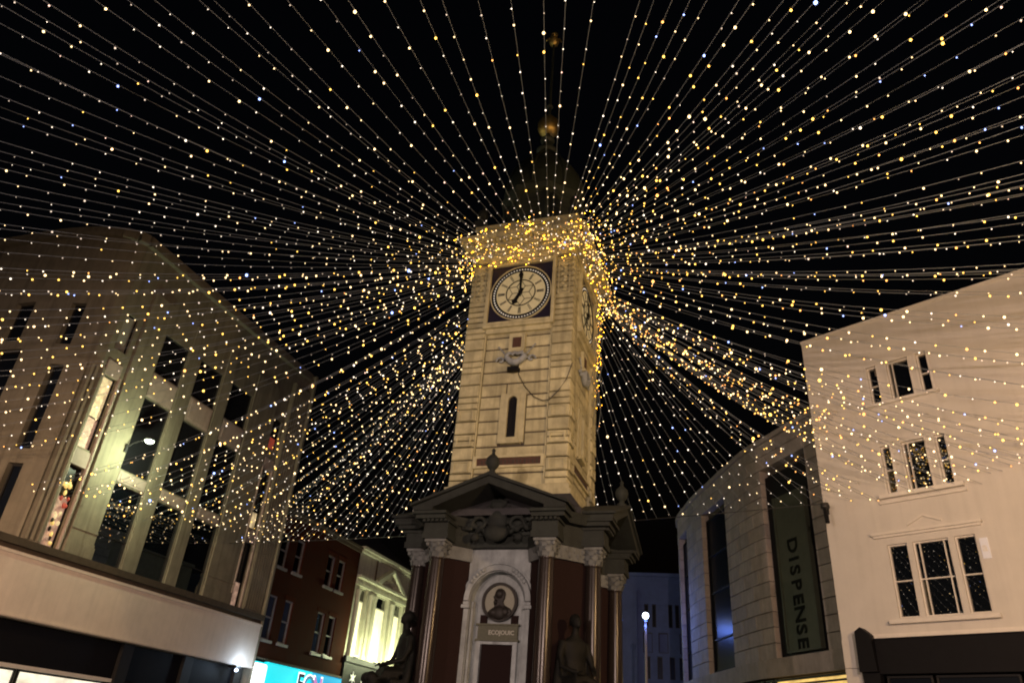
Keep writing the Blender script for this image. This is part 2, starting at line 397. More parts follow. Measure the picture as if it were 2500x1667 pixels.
# diagonal granite piers behind the statues
for sx in (-1, 1):
    for sy in (-1, 1):
        p = MB(); c = Vector((sx * 1.52, sy * 1.52)); u = Vector((sx, sy)).normalized(); w_ = Vector((-u.y, u.x))
        def P(a, b, z): q = c + u * a + w_ * b; return (q.x, q.y, z)
        p.hexa([P(-.6, -.52, 2.15), P(.12, -.52, 2.15), P(.12, .52, 2.15), P(-.6, .52, 2.15), P(-.6, -.52, 5.46), P(.12, -.52, 5.46), P(.12, .52, 5.46), P(-.6, .52, 5.46)])
        po = p.build('pier', 'granite_dark', tower)
        q = MB()
        q.hexa([P(-.6, -.58, 5.46), P(.2, -.58, 5.46), P(.2, .58, 5.46), P(-.6, .58, 5.46), P(-.6, -.62, 5.74), P(.26, -.62, 5.74), P(.26, .62, 5.74), P(-.6, .62, 5.74)])
        for j in range(5):
            b = -.42 + .21 * j; q.ell(P(.2, b, 5.58), (.05, .05, .09), 8, 6); q.ell(P(.23, b + .1, 5.67), (.04, .04, .06), 8, 6)
        q.build('capital', 'capital_stone', po)
        q = MB(); q.hexa([P(-.6, -.66, 5.745), P(.3, -.66, 5.745), P(.3, .66, 5.745), P(-.6, .66, 5.745), P(-.6, -.66, 6.18), P(.32, -.66, 6.18), P(.32, .66, 6.18), P(-.6, .66, 6.18)])
        q.hexa([P(-.6, -.7, 6.19), P(.5, -.7, 6.19), P(.5, .7, 6.19), P(-.6, .7, 6.19), P(-.6, -.7, 6.4), P(.62, -.7, 6.4), P(.62, .7, 6.4), P(-.6, .7, 6.4)])
        q.build('corner_entablature', 'soot_shade_stone', tower)

# ---- columns (granite shaft, carved capital)
def column_mesh():
    s = MB(); s.lathe([(.185, 2.42), (.19, 2.6), (.187, 3.6), (.178, 4.6), (.165, 5.36), (.175, 5.37), (.175, 5.41)], (0, 0, 0), 28)
    b = MB(); b.box(-.26, .26, -.26, .26, 2.15, 2.25); b.lathe([(.25, 2.25), (.255, 2.29), (.22, 2.33), (.215, 2.35), (.23, 2.38), (.19, 2.42)], (0, 0, 0), 24)
    c = MB(); c.lathe([(.17, 5.41), (.175, 5.5), (.2, 5.62), (.245, 5.72)], (0, 0, 0), 20)
    for row, (n, r, z, h, off) in enumerate(((8, .185, 5.42, .13, 0), (8, .2, 5.5, .15, .39), (8, .225, 5.6, .12, 0))):
        for i in range(n):
            a = 2 * math.pi * i / n + off; ca, sa = math.cos(a), math.sin(a); w_ = .06
            t = lambda rr, ww, zz: [(rr * ca - ww * sa, rr * sa + ww * ca, zz), (rr * ca + ww * sa, rr * sa - ww * ca, zz)]
            v = t(r, w_, z) + t(r + .015, w_ * .95, z + h * .6) + t(r + .06, w_ * .6, z + h * .92) + t(r + .085, w_ * .3, z + h * .8)
            c.add(v, [(0, 1, 3, 2), (2, 3, 5, 4), (4, 5, 7, 6)])
    for i in range(4):
        a = math.pi / 4 + i * math.pi / 2; ca, sa = math.cos(a), math.sin(a)
        c.ell((.27 * ca, .27 * sa, 5.68), (.05, .05, .055), 8, 6)
    c.box(-.25, .25, -.25, .25, 5.72, 5.78)
    return s, b, c
s, b, c = column_mesh()
CM = []
for mb, mt in ((s, 'granite'), (b, 'base_stone'), (c, 'capital_stone')):
    me = mb.mesh('column', smooth=True); me.materials.append(MAT[mt])
    try: me.set_sharp_from_angle(angle=R(45))
    except Exception: pass
    CM.append(me)
for k in range(4):
    f = rot4(k)
    for x in (-1.27, 1.27):
        p = f(x, -2.1, 0)
        o = place(CM[0], 'column', tower, p, k * math.pi / 2)
        for me, nm in ((CM[1], 'column_base'), (CM[2], 'capital')):
            ch = bpy.data.objects.new(nm, me); col.objects.link(ch); ch.parent = o

# ---- entablature and pediment on each face
for k in range(4):
    e = MB()
    for x in (-1.27, 1.27):
        fbox(e, k, x - .31, x + .31, -2.4, -1.3, 5.782, 5.92); fbox(e, k, x - .29, x + .29, -2.38, -1.3, 5.922, 6.13)
        fbox(e, k, x - .33, x + .33, -2.43, -1.3, 6.132, 6.19)
        s_ = 1 if x > 0 else -1
        fbox(e, k, min(x - s_ * .3, x + s_ * .52), max(x - s_ * .3, x + s_ * .52), -2.62, -1.3, 6.28, 6.345)
        fbox(e, k, min(x - s_ * .27, x + s_ * .46), max(x - s_ * .27, x + s_ * .46), -2.54, -1.3, 6.192, 6.278)
    fbox(e, k, -.955, .955, -1.62, -1.25, 5.755, 5.86); fbox(e, k, -.955, .955, -1.60, -1.25, 5.862, 6.02)
    fbox(e, k, -.955, .955, -1.66, -1.25, 6.022, 6.1); fbox(e, k, -.955, .955, -1.75, -1.25, 6.16, 6.3)
    en = e.build('entablature', 'soot_shade_stone', tower)
    d = MB()
    for i in range(17):
        x = -.9 + i * .1125
        fbox(d, k, x - .03, x + .03, -1.72, -1.6, 6.102, 6.158)
    for x in (-1.27, 1.27):
        for i in range(6):
            xx = x - .26 + i * .104; fbox(d, k, xx - .03, xx + .03, -2.5, -2.38, 6.135, 6.19)
    d.build('dentils', 'soot_shade_stone', en, kind='stuff')
    p = MB(); f = rot4(k)
    for sg in (-1, 1):
        poly = [(sg * 1.78, 6.35), (sg * 1.78, 6.43), (0, 7.1), (0, 6.93), (sg * 1.3, 6.42), (sg * 1.3, 6.35)]
        p.prism(poly, lambda a, b_, d_: f(a, d_, b_), -2.64, -1.3)
        poly = [(sg * 1.84, 6.435), (sg * 1.84, 6.49), (0, 7.18), (0, 7.102)]
        p.prism(poly, lambda a, b_, d_: f(a, d_, b_), -2.70, -1.3)
    pd = p.build('pediment', 'soot_shade_stone', tower)
    t = MB(); t.prism([(-1.28, 6.3), (1.28, 6.3), (0, 6.92)], lambda a, b_, d_: f(a, d_, b_), -1.72, -1.32); t.build('tympanum', 'soot_shade_stone', pd)
    # ball finial on the apex
    fn = MB(); x, y, _ = f(0, -2.5, 0)
    fn.lathe([(.12, 7.12), (.12, 7.2), (.07, 7.22), (.06, 7.28), (.11, 7.33), (.155, 7.42), (.16, 7.48), (.14, 7.56), (.08, 7.62), (.04, 7.66), (.035, 7.72), (.05, 7.75), (.01, 7.8)], (x, y, 0), 16)
    soft(fn.build('finial', 'soot_shade_stone', pd))
    if k < 2:
        # carved cartouche with crown and scrolls in the broken pediment
        cz = MB(); Y = -1.86
        cz.ell((0, Y, 6.3), (.24, .12, .34)); cz.ell((0, Y - .04, 6.02), (.30, .13, .20)); cz.ell((-.02, Y, 6.66), (.2, .1, .1))
        for i in range(5): cz.ell((-.17 + .085 * i, Y, 6.74 + .03 * math.sin(i * math.pi / 4)), (.035, .04, .06), 8, 6)
        for sg in (-1, 1):
            for i in range(12):
                a = i / 11 * 4.6; rr = .06 + .16 * (1 - i / 11)
                cz.ell((sg * (.42 + rr * math.cos(a)), Y + .02, 6.22 + rr * math.sin(a)), (.05, .06, .05), 7, 5)
            for i in range(9):
                t_ = i / 8; cz.ell((sg * (.3 + .62 * t_), Y + .06, 6.05 + .14 * math.sin(t_ * 3.1) + .05 * math.sin(i * 2.1)), (.075, .06, .055), 7, 5)
            for i in range(6):
                t_ = i / 5; cz.ell((sg * (.25 + .3 * t_), Y + .03, 6.62 - .18 * t_), (.07, .05, .06), 7, 5)
            cz.ell((sg * .52, Y, 5.93), (.11, .08, .1))
        me = remesh(cz, .028, 2); me.materials.append(MAT['soot_shade_stone'])
        place(me, 'cartouche', pd, (0, 0, 0), k * math.pi / 2)
# roof slopes between the pediments and the shaft
m = MB(); ring(m, 1.95, 6.41, 6.56); ring(m, 1.9, 6.56, 6.98, 1.62)
m.build('podium_roof', 'slate', tower)
m = MB(); ring(m, 1.62, 6.98, 7.1); ring(m, 1.56, 7.1, 7.25)
m.build('shaft_plinth', 'tower_trim', tower)

# ---- niche faces: arched frame, medallion with bust, name plate, granite tablet
def arch_poly(r0_, r1_, zc, n=20):
    return [(r1_ * math.cos(math.pi * i / n), zc + r1_ * math.sin(math.pi * i / n)) for i in range(n + 1)] + [(r0_ * math.cos(math.pi * (n - i) / n), zc + r0_ * math.sin(math.pi * (n - i) / n)) for i in range(n + 1)]
for k in range(2):
    f = rot4(k); F = lambda a, b_, d_: f(a, d_, b_)
    np_ = MB()
    # front wall around the arch
    n = 24; outer = []
    for sg in (-1, 1):
        fbox(np_, k, min(sg * .64, sg * .96), max(sg * .64, sg * .96), -1.46, -1.21, 2.15, 4.62)
    # split in two halves so the polygons stay simple
    for sg in (-1, 1):
        pl = [(sg * .96, 4.621), (sg * .96, 5.752), (0, 5.752), (0, 5.26)] + [(sg * .64 * math.sin(math.pi / 2 * i / 12), 4.621 + .64 * math.cos(math.pi / 2 * i / 12)) for i in range(1, 13)]
        for q0, q1 in zip(range(3, len(pl) - 1), range(4, len(pl))):
            a, b_ = pl[q0], pl[q1]
            np_.prism([a, b_, (b_[0], 5.752), (a[0], 5.752)], F, -1.46, -1.21)
        np_.prism([(sg * .64, 4.621), (sg * .96, 4.621), (sg * .96, 5.752), (sg * .64, 5.752)], F, -1.459, -1.21)
    ni = np_.build('niche', 'base_stone', tower)
    ar = MB(); ar.prism(arch_poly(.66, .78, 4.62), F, -1.53, -1.44); ar.prism(arch_poly(.80, .84, 4.62), F, -1.50, -1.44)
    for sg in (-1, 1):
        fbox(ar, k, min(sg * .62, sg * .92), max(sg * .62, sg * .92), -1.55, -1.44, 4.46, 4.53); fbox(ar, k, min(sg * .65, sg * .88), max(sg * .65, sg * .88), -1.52, -1.44, 4.54, 4.6)
        fbox(ar, k, min(sg * .66, sg * .80), max(sg * .66, sg * .80), -1.50, -1.44, 2.4, 4.45)
        fbox(ar, k, min(sg * .58, sg * .63), max(sg * .58, sg * .63), -1.40, -1.21, 2.4, 4.62)
    for sg in (-1, 1):                                   # carved leaves on the archivolt shoulders
        for i in range(5):
            a = math.pi / 2 + sg * (.5 + .12 * i); x, z = .74 * math.cos(a), 4.62 + .74 * math.sin(a)
            fx, fy, fz = f(x, -1.54, z); ar.ell((fx, fy, fz), (.05, .05, .05), 8, 6)
    ar.build('arch_moulding', 'base_stone', ni)
    md = MB(); md.prism([(.36 * math.cos(2 * math.pi * i / 40), 4.64 + .36 * math.sin(2 * math.pi * i / 40)) for i in range(40)], F, -1.29, -1.21)
    me = md.build('medallion', 'mosaic', tower)
    rg = MB(); rg.prism(arch_poly(.355, .415, 4.64, 24) , F, -1.33, -1.21)
    poly = [(x, 9.28 - z) for x, z in arch_poly(.355, .415, 4.64, 24)]
    rg.prism(poly, F, -1.329, -1.21)
    rg.build('rim', 'bust_bronze', me)
    for sg in (-1, 1):
        sq = MB(); fbox(sq, k, min(sg * .28, sg * .44), max(sg * .28, sg * .44), -1.26, -1.21, 4.18, 4.36); sq.build('spandrel', 'granite_dark', me)
    bu = MB()                                            # bearded man in profile, facing the viewer's left, coat and shoulders
    prof = [(-.27, 4.33), (-.25, 4.42), (-.17, 4.49), (-.10, 4.53), (-.11, 4.57), (-.13, 4.62), (-.125, 4.67), (-.115, 4.70), (-.135, 4.715), (-.145, 4.735), (-.115, 4.78), (-.11, 4.83), (-.08, 4.89), (-.02, 4.925), (.05, 4.92), (.11, 4.87), (.13, 4.80), (.12, 4.72), (.09, 4.65), (.10, 4.58), (.18, 4.54), (.27, 4.49), (.30, 4.42), (.28, 4.35), (.18, 4.29), (.0, 4.27), (-.15, 4.28)]
    bu.prism(prof, F, -1.35, -1.27)
    for x, z, r in ((.0, 4.80, .10), (.02, 4.40, .15), (-.08, 4.62, .05), (.15, 4.42, .10), (-.13, 4.40, .09)):
        ex, ey, ez = f(x, -1.33, z); bu.ell((ex, ey, ez), (r if k == 0 else .08, .08 if k == 0 else r, r))
    bm_ = remesh(bu, .016, 3); bm_.materials.append(MAT['bust_bronze']); place(bm_, 'bust', me, (0, 0, 0))
    pl = MB(); fbox(pl, k, -.46, .46, -1.30, -1.21, 3.86, 4.14); fbox(pl, k, -.50, .50, -1.33, -1.21, 4.14, 4.175); fbox(pl, k, -.50, .50, -1.33, -1.21, 3.815, 3.858)
    po = pl.build('name_plate', 'plate_olive', tower)
    o = Vector(f(.09, -1.308, 3.99)); put_text('lettering', 'ECOJOUIC', .125, 'plate_letters', po, o, Vector(f(1, 0, 0)), (0, 0, 1), .012)
    tb = MB(); fbox(tb, k, -.36, .36, -1.25, -1.21, 2.55, 3.75); to = tb.build('tablet', 'granite_dark', tower)
    fr = MB()
    for sg in (-1, 1): fbox(fr, k, min(sg * .37, sg * .47), max(sg * .37, sg * .47), -1.32, -1.21, 2.5, 3.81)
    fbox(fr, k, -.369, .369, -1.315, -1.21, 3.752, 3.808); fbox(fr, k, -.369, .369, -1.315, -1.21, 2.48, 2.548)
    fr.build('tablet_frame', 'base_stone', to)

# ---- shaft: ashlar stones over a dark core
sh = MB(); ring(sh, 1.40, 7.0, 14.2)
shaft = sh.build('shaft', 'joint', tower)
CH = .345
def stones(k):
    f = rot4(k); ulo = -1.5 if k == 0 else -1.415
    z = 7.25; i = 0
    while z < 13.85 - .05:
        hh = CH if z < 11.4 else CH * .5
        h = min(hh, 13.86 - z)
        rows = [(ulo, -.93, 0.0), (.93, 1.5, 0.0)] if z >= 11.4 or i % 3 else []
        if not rows:
            for a, b_ in ((ulo, -.93), (.93, 1.5)):
                for q in (0, 1):
                    place(block_mesh(b_ - a - .02, h / 2 - .026, .12, .02, 'tower_stone'), 'stone', shaft, f((a + b_) / 2, -1.5, z + h * (.25 + .5 * q)), k * math.pi / 2)
        if z < 11.55:
            cut = [(-.9, .9)]
            sp = random.uniform(-.5, .5) if i % 2 else None
            cut = [(-.905, sp), (sp, .905)] if sp is not None else [(-.905, .905)]
            if 8.3 < z + h / 2 < 9.6: cut = [(-.905, -.345), (.345, .905)]
            rows += [(a, b_, .07) for a, b_ in cut]
        for a, b_, d in rows:
            me = block_mesh(b_ - a - .024, h - .036, .12, .02, 'tower_stone')
            p = f((a + b_) / 2, -1.5 + d + random.uniform(-.002, .004), z + h / 2)
            place(me, 'stone', shaft, p, k * math.pi / 2)
        z += h; i += 1
stones(0); stones(1)
for k in range(2):
    f = rot4(k); F = lambda a, b_, d_: f(a, d_, b_)
    # pilaster strips next to the quoins and sunk panels on the quoins
    st = MB()
    for sg in (-1, 1):
        fbox(st, k, min(sg * .905, sg * .93), max(sg * .905, sg * .93), -1.47, -1.38, 7.25, 13.86)
    st.build('strip', 'tower_trim', shaft)
    for sg in (-1, 1):
        for z0_, z1_ in ((12.55, 13.6), (9.0, 9.28), (8.3, 8.58), (7.62, 7.9)):
            q = MB(); c_ = sg * 1.215; hw = .17 if z1_ - z0_ > .6 else .2
            for zz in (z0_, z1_ - .035): fbox(q, k, c_ - hw, c_ + hw, -1.525, -1.49, zz, zz + .035)
            for xx in (c_ - hw, c_ + hw - .035): fbox(q, k, xx, xx + .035, -1.524, -1.49, z0_ + .036, z1_ - .036)
            if z1_ - z0_ > .6:
                for i in range(9): 
                    ex, ey, ez = f(c_ + .05 * math.sin(i * 2.2), -1.51, z0_ + .12 + i * .1); q.ell((ex, ey, ez), (.06, .04, .05), 7, 5)
            q.build('quoin_panel', 'tower_trim', shaft)
    # slit window with carved surround
    su = MB()
    for sg in (-1, 1):
        fbox(su, k, min(sg * .12, sg * .2), max(sg * .12, sg * .2), -1.48, -1.38, 8.5, 9.5); fbox(su, k, min(sg * .2, sg * .335), max(sg * .2, sg * .335), -1.462, -1.38, 8.36, 9.70)
    fbox(su, k, -.2, .2, -1.49, -1.38, 8.40, 8.5); fbox(su, k, -.26, .26, -1.52, -1.38, 8.33, 8.398)
    su.prism(arch_poly(.12, .2, 9.5, 10), F, -1.48, -1.38); su.prism([(-.2, 9.62), (.2, 9.62), (.2, 9.70), (-.2, 9.70)], F, -1.46, -1.38)
    for sg in (-1, 1): su.prism([(sg * .2, 9.5), (sg * .2, 9.62), (sg * .08, 9.68)], F, -1.458, -1.38)
    so_ = su.build('slit_surround', 'tower_trim', shaft)
    sl_ = MB(); fbox(sl_, k, -.118, .118, -1.42, -1.39, 8.5, 9.5); sl_.prism([(.118 * math.cos(math.pi * i / 10), 9.5 + .118 * math.sin(math.pi * i / 10)) for i in range(11)], F, -1.42, -1.39)
    sl_.build('slit_pane', 'panel_red' if False else 'glass_matte', so_)
    # long dark inscription panel
    ip = MB(); fbox(ip, k, -.82, .82, -1.445, -1.40, 7.78, 7.97); io = ip.build('inscription_panel', 'panel_red', shaft)
    q = MB()
    for zz in (7.72, 7.972): fbox(q, k, -.9, .9, -1.49, -1.40, zz, zz + .058)
    for sg in (-1, 1): fbox(q, k, min(sg * .822, sg * .9), max(sg * .822, sg * .9), -1.488, -1.40, 7.78, 7.97)
    q.build('panel_frame', 'tower_trim', io)
    q = MB(); rr = random.Random(3 + k)
    for i in range(15):
        x = -.7 + i * .1; hh = rr.uniform(.07, .11); fbox(q, k, x, x + rr.uniform(.02, .05), -1.455, -1.44, 7.875 - hh / 2, 7.875 + hh / 2)
    q.build('carved_letters', 'joint', io, kind='stuff')
    # clock: frame, blue panel, opal dial, beads, tracery and hands
    fr = MB()
    for sg in (-1, 1): fbox(fr, k, min(sg * .895, sg * .985), max(sg * .895, sg * .985), -1.58, -1.40, 11.72, 13.86)
    fbox(fr, k, -.895, .895, -1.58, -1.40, 13.66, 13.8); fbox(fr, k, -.985, .985, -1.60, -1.40, 11.64, 11.718); fbox(fr, k, -.895, .895, -1.62, -1.40, 11.72, 11.79)
    fbox(fr, k, -.90, .90, -1.52, -1.40, 11.5, 11.638)
    cf = fr.build('clock_frame', 'tower_trim', tower)
    pn = MB(); fbox(pn, k, -.894, .894, -1.49, -1.40, 11.79, 13.66); cl = pn.build('clock_panel', 'clock_blue', cf)
    CZ = 12.72; cir = lambda r, n_=48: [(r * math.cos(2 * math.pi * i / n_), CZ + r * math.sin(2 * math.pi * i / n_)) for i in range(n_)]
    dl = MB(); dl.prism(cir(.70), F, -1.512, -1.485); dial = dl.build('dial', 'opal_glass', tower)
    def ring2(mb, r0_, r1_, d0, d1, n_=48):
        for i in range(n_):
            a, b_ = 2 * math.pi * i / n_, 2 * math.pi * (i + 1) / n_
            mb.prism([(r * math.cos(t), CZ + r * math.sin(t)) for r, t in ((r0_, a), (r1_, a), (r1_, b_), (r0_, b_))], F, d0, d1)
    q = MB(); ring2(q, .705, .745, -1.525, -1.488); q.build('dial_ring', 'black_paint', dial); q = MB(); ring2(q, .80, .832, -1.525, -1.488); q.build('dial_ring', 'black_paint', dial); q = MB(); ring2(q, .40, .428, -1.527, -1.508); q.build('inner_ring', 'black_paint', dial)
    q = MB(); ring2(q, .845, .875, -1.53, -1.488); q.build('outer_rim', 'tower_trim', dial)
    q = MB()
    for i in range(60):
        a = 2 * math.pi * i / 60; ex, ey, ez = f(.773 * math.cos(a), -1.5, CZ + .773 * math.sin(a)); q.ell((ex, ey, ez), (.021, .021, .021), 6, 5)
    q.build('minute_beads', 'bead', dial, kind='stuff')
    q = MB()
    def stroke(a, b_, w_, d0=-1.522, d1=-1.508):
        a, b_ = Vector(a), Vector(b_); t = (b_ - a).normalized(); n_ = Vector((-t.y, t.x)) * w_
        q.prism([tuple(a + n_), tuple(b_ + n_), tuple(b_ - n_), tuple(a - n_)], F, d0, d1)
    for i in range(6):
        a = i * math.pi / 3; p0 = (0, CZ); p1 = (.24 * math.cos(a), CZ + .24 * math.sin(a))
        stroke(p0, p1, .008)
        for da in (-1, 1): stroke(p1, (.40 * math.cos(a + da * math.pi / 6), CZ + .40 * math.sin(a + da * math.pi / 6)), .008)
    for i in range(12):
        a = i * math.pi / 6
        for da in ((-.03, .03) if i % 3 else (-.05, 0, .05)):
            stroke((.46 * math.cos(a + da), CZ + .46 * math.sin(a + da)), (.66 * math.cos(a + da), CZ + .66 * math.sin(a + da)), .008)
    q.build('tracery', 'iron', dial)
    for nm, ang, ln, w_ in (('hour_hand', R(-119), .43, .055), ('minute_hand', R(91), .77, .036)):
        q = MB(); ca, sa = math.cos(ang), math.sin(ang)
        pt = lambda l, w: (l * ca - w * sa, CZ + l * sa + w * ca)
        d0 = -1.55 if nm == 'hour_hand' else -1.565
        q.prism([pt(-.14, w_ * .7), pt(ln * .62, w_), pt(ln * .72, w_ * 1.9), pt(ln, 0.004), pt(ln * .72, -w_ * 1.9), pt(ln * .62, -w_), pt(-.14, -w_ * .7)], F, d0, d0 + .012)
        q.build(nm, 'black_paint', dial)
    q = MB(); q.prism(cir(.055, 16), F, -1.58, -1.51); q.build('hub', 'black_paint', dial)
    # carved boat-shaped bracket with scrolls below the clock
    cz = MB()
    def E(x, y, z, r): ex, ey, ez = f(x, y, z); cz.ell((ex, ey, ez), r if k % 2 == 0 else (r[1], r[0], r[2]), 10, 7)
    for i in range(11):
        t_ = -1 + 2 * i / 10; E(.24 * t_, -1.52, 10.72 - .16 * (1 - t_ * t_), (.07, .10, .09))
    for i in range(7): E(-.2 + .066 * i, -1.58, 10.80 + .02 * math.sin(i * 2.5), (.045, .05, .05))
    for sg in (-1, 1):
        for i in range(10):
            a = i / 9 * 5.2; rr = .03 + .09 * (1 - i / 9); E(sg * (.42 + rr * math.cos(a)), -1.48, 10.66 + rr * math.sin(a), (.032, .04, .032))
        for i in range(5): E(sg * (.3 + .05 * i), -1.47, 10.84 + .06 * i, (.03, .03, .035))
    me = remesh(cz, .018, 2); me.materials.append(MAT['base_stone']); place(me, 'carved_bracket', shaft, (0, 0, 0))
    q = MB(); fbox(q, k, -.22, .22, -1.50, -1.40, 10.93, 11.45); fbox(q, k, -.20, .20, -1.56, -1.40, 10.86, 10.928); bo = q.build('shield_block', 'tower_trim', shaft)
    q = MB(); fbox(q, k, -.12, .12, -1.515, -1.49, 11.02, 11.32); q.build('shield', 'panel_red', bo)
# ---- cornice and attic over the clock stage
m = MB(); ring(m, 1.52, 13.862, 14.05); ring(m, 1.60, 14.052, 14.12); ring(m, 1.50, 14.122, 14.34); ring(m, 1.66, 14.342, 14.44); ring(m, 1.86, 14.5, 14.62); ring(m, 1.80, 14.622, 14.7)
cor = m.build('cornice', 'tower_trim', tower)
d = MB()
for k in range(2):
    for i in range(22):
        x = -1.7 + i * .162; fbox(d, k, x - .05, x + .05, -1.78, -1.6, 14.442, 14.498)
d.build('dentils', 'tower_trim', cor, kind='stuff')
for k in range(2):
    for i in range(12):
        q = MB(); x = -1.32 + i * .24
        f = rot4(k); ex, ey, ez = f(x, -1.51, 14.23); q.ell((ex, ey, ez), (.075, .075, .07), 8, 6); q.build('rosette', 'tower_trim', cor, smooth=True)
m = MB(); ring(m, 1.48, 14.7, 15.1); ring(m, 1.55, 15.1, 15.2)
m.build('attic', 'tower_trim', tower)
for sx in (-1, 1):
    for sy in (-1, 1):
        q = MB(); q.box(sx * 1.42 - .17, sx * 1.42 + .17, sy * 1.42 - .17, sy * 1.42 + .17, 15.2, 15.42)
        q.lathe([(.1, 15.42), (.06, 15.48), (.15, 15.6), (.17, 15.72), (.12, 15.86), (.04, 15.92), (.03, 16.02), (.005, 16.06)], (sx * 1.42, sy * 1.42, 0), 14)
        soft(q.build('urn', 'soot_shade_stone', tower), 50)
# ---- cupola: octagonal lantern, ribbed lead dome, gilt ball, mast and finial
m = MB(); m.lathe([(1.3, 15.2), (1.3, 15.35), (1.12, 15.36), (1.12, 16.7), (1.3, 16.72), (1.36, 16.9), (1.28, 16.95)], (0, 0, 0), 8, a0=R(22.5), a1=R(22.5) + 2 * math.pi)
cup = m.build('cupola', 'lead', tower)
for i in range(8):
    a = R(45 * i); ca, sa = math.cos(a), math.sin(a); q = MB()
    for j in range(7):
        z = 15.5 + j * .16
        P = lambda r_, w_, zz: (r_ * ca - w_ * sa, r_ * sa + w_ * ca, zz)
        q.hexa([P(1.035, -.26, z), P(1.09, -.26, z - .05), P(1.09, .26, z - .05), P(1.035, .26, z), P(1.035, -.26, z + .03), P(1.09, -.26, z - .02), P(1.09, .26, z - .02), P(1.035, .26, z + .03)])
    q.build('louvre', 'slate', cup)
    a = R(45 * i + 22.5); q = MB(); q.lathe([(.08, 15.36), (.065, 15.5), (.06, 16.5), (.09, 16.7)], (1.2 * math.cos(a), 1.2 * math.sin(a), 0), 10); soft(q.build('colonnette', 'lead', cup))
m = MB(); m.lathe([(1.26, 16.95), (1.28, 17.2), (1.22, 17.6), (1.06, 18.05), (.8, 18.5), (.5, 18.85), (.3, 19.05), (.28, 19.2), (.36, 19.26), (.36, 19.32), (.2, 19.36), (.16, 19.7), (.24, 19.78), (.24, 19.84), (.1, 19.9), (.08, 20.1)], (0, 0, 0), 32)
dome = soft(m.build('dome', 'lead', tower), 35)
for i in range(8):
    a = R(45 * i); q = MB(); q.tube([(r_ * math.cos(a), r_ * math.sin(a), z) for r_, z in ((1.27, 16.96), (1.29, 17.2), (1.23, 17.6), (1.07, 18.05), (.81, 18.5), (.51, 18.85), (.31, 19.05))], .05, 6); q.build('rib', 'lead', dome)
m = MB(); m.lathe([(.05, 20.1), (.2, 20.12), (.31, 20.22), (.365, 20.36), (.37, 20.5), (.33, 20.66), (.22, 20.8), (.06, 20.86)], (0, 0, 0), 24)
soft(m.build('time_ball', 'gilt', tower))
m = MB(); m.tube([(0, 0, 20.1), (0, 0, 22.5), (0, 0, 24.7)], .05, 8, [.06, .05, .04]); m.lathe([(.05, 21.35), (.12, 21.4), (.05, 21.45)], (0, 0, 0), 12); mast = m.build('mast', 'lead', tower)
m = MB(); m.lathe([(.04, 24.6), (.16, 24.68), (.2, 24.8), (.12, 24.92), (.05, 24.97)], (0, 0, 0), 14)
for i in range(4):
    a = R(90 * i + 20); m.tube([(0, 0, 24.9), (.2 * math.cos(a), .2 * math.sin(a), 24.95), (.27 * math.cos(a), .27 * math.sin(a), 24.82)], .035, 6)
m.tube([(.12 * math.cos(t * math.pi / 6), 0, 25.17 + .12 * math.sin(t * math.pi / 6)) for t in range(13)], .03, 6)
soft(m.build('mast_crown', 'gilt', mast))
# black floodlight box and its slack cable on the shaft
m = MB(); m.box(-.16, .14, -1.66, -1.49, 10.28, 10.38); fl = m.build('floodlight', 'black_paint', None); fl['label'] = 'small black box light on the tower shaft below the carved bracket'; fl['category'] = 'floodlight'
m = MB(); m.tube([(.1, -1.52, 10.5), (.12, -1.53, 10.2), (.3, -1.5, 9.85), (.55, -1.49, 9.55), (.8, -1.5, 9.42), (.98, -1.54, 9.42), (1.2, -1.54, 9.65), (1.4, -1.55, 9.95), (1.53, -1.53, 10.4)], .012, 6)
o = m.build('power_cable', 'cable', None); o['label'] = 'slack black cable hanging across the tower shaft'; o['category'] = 'cable'

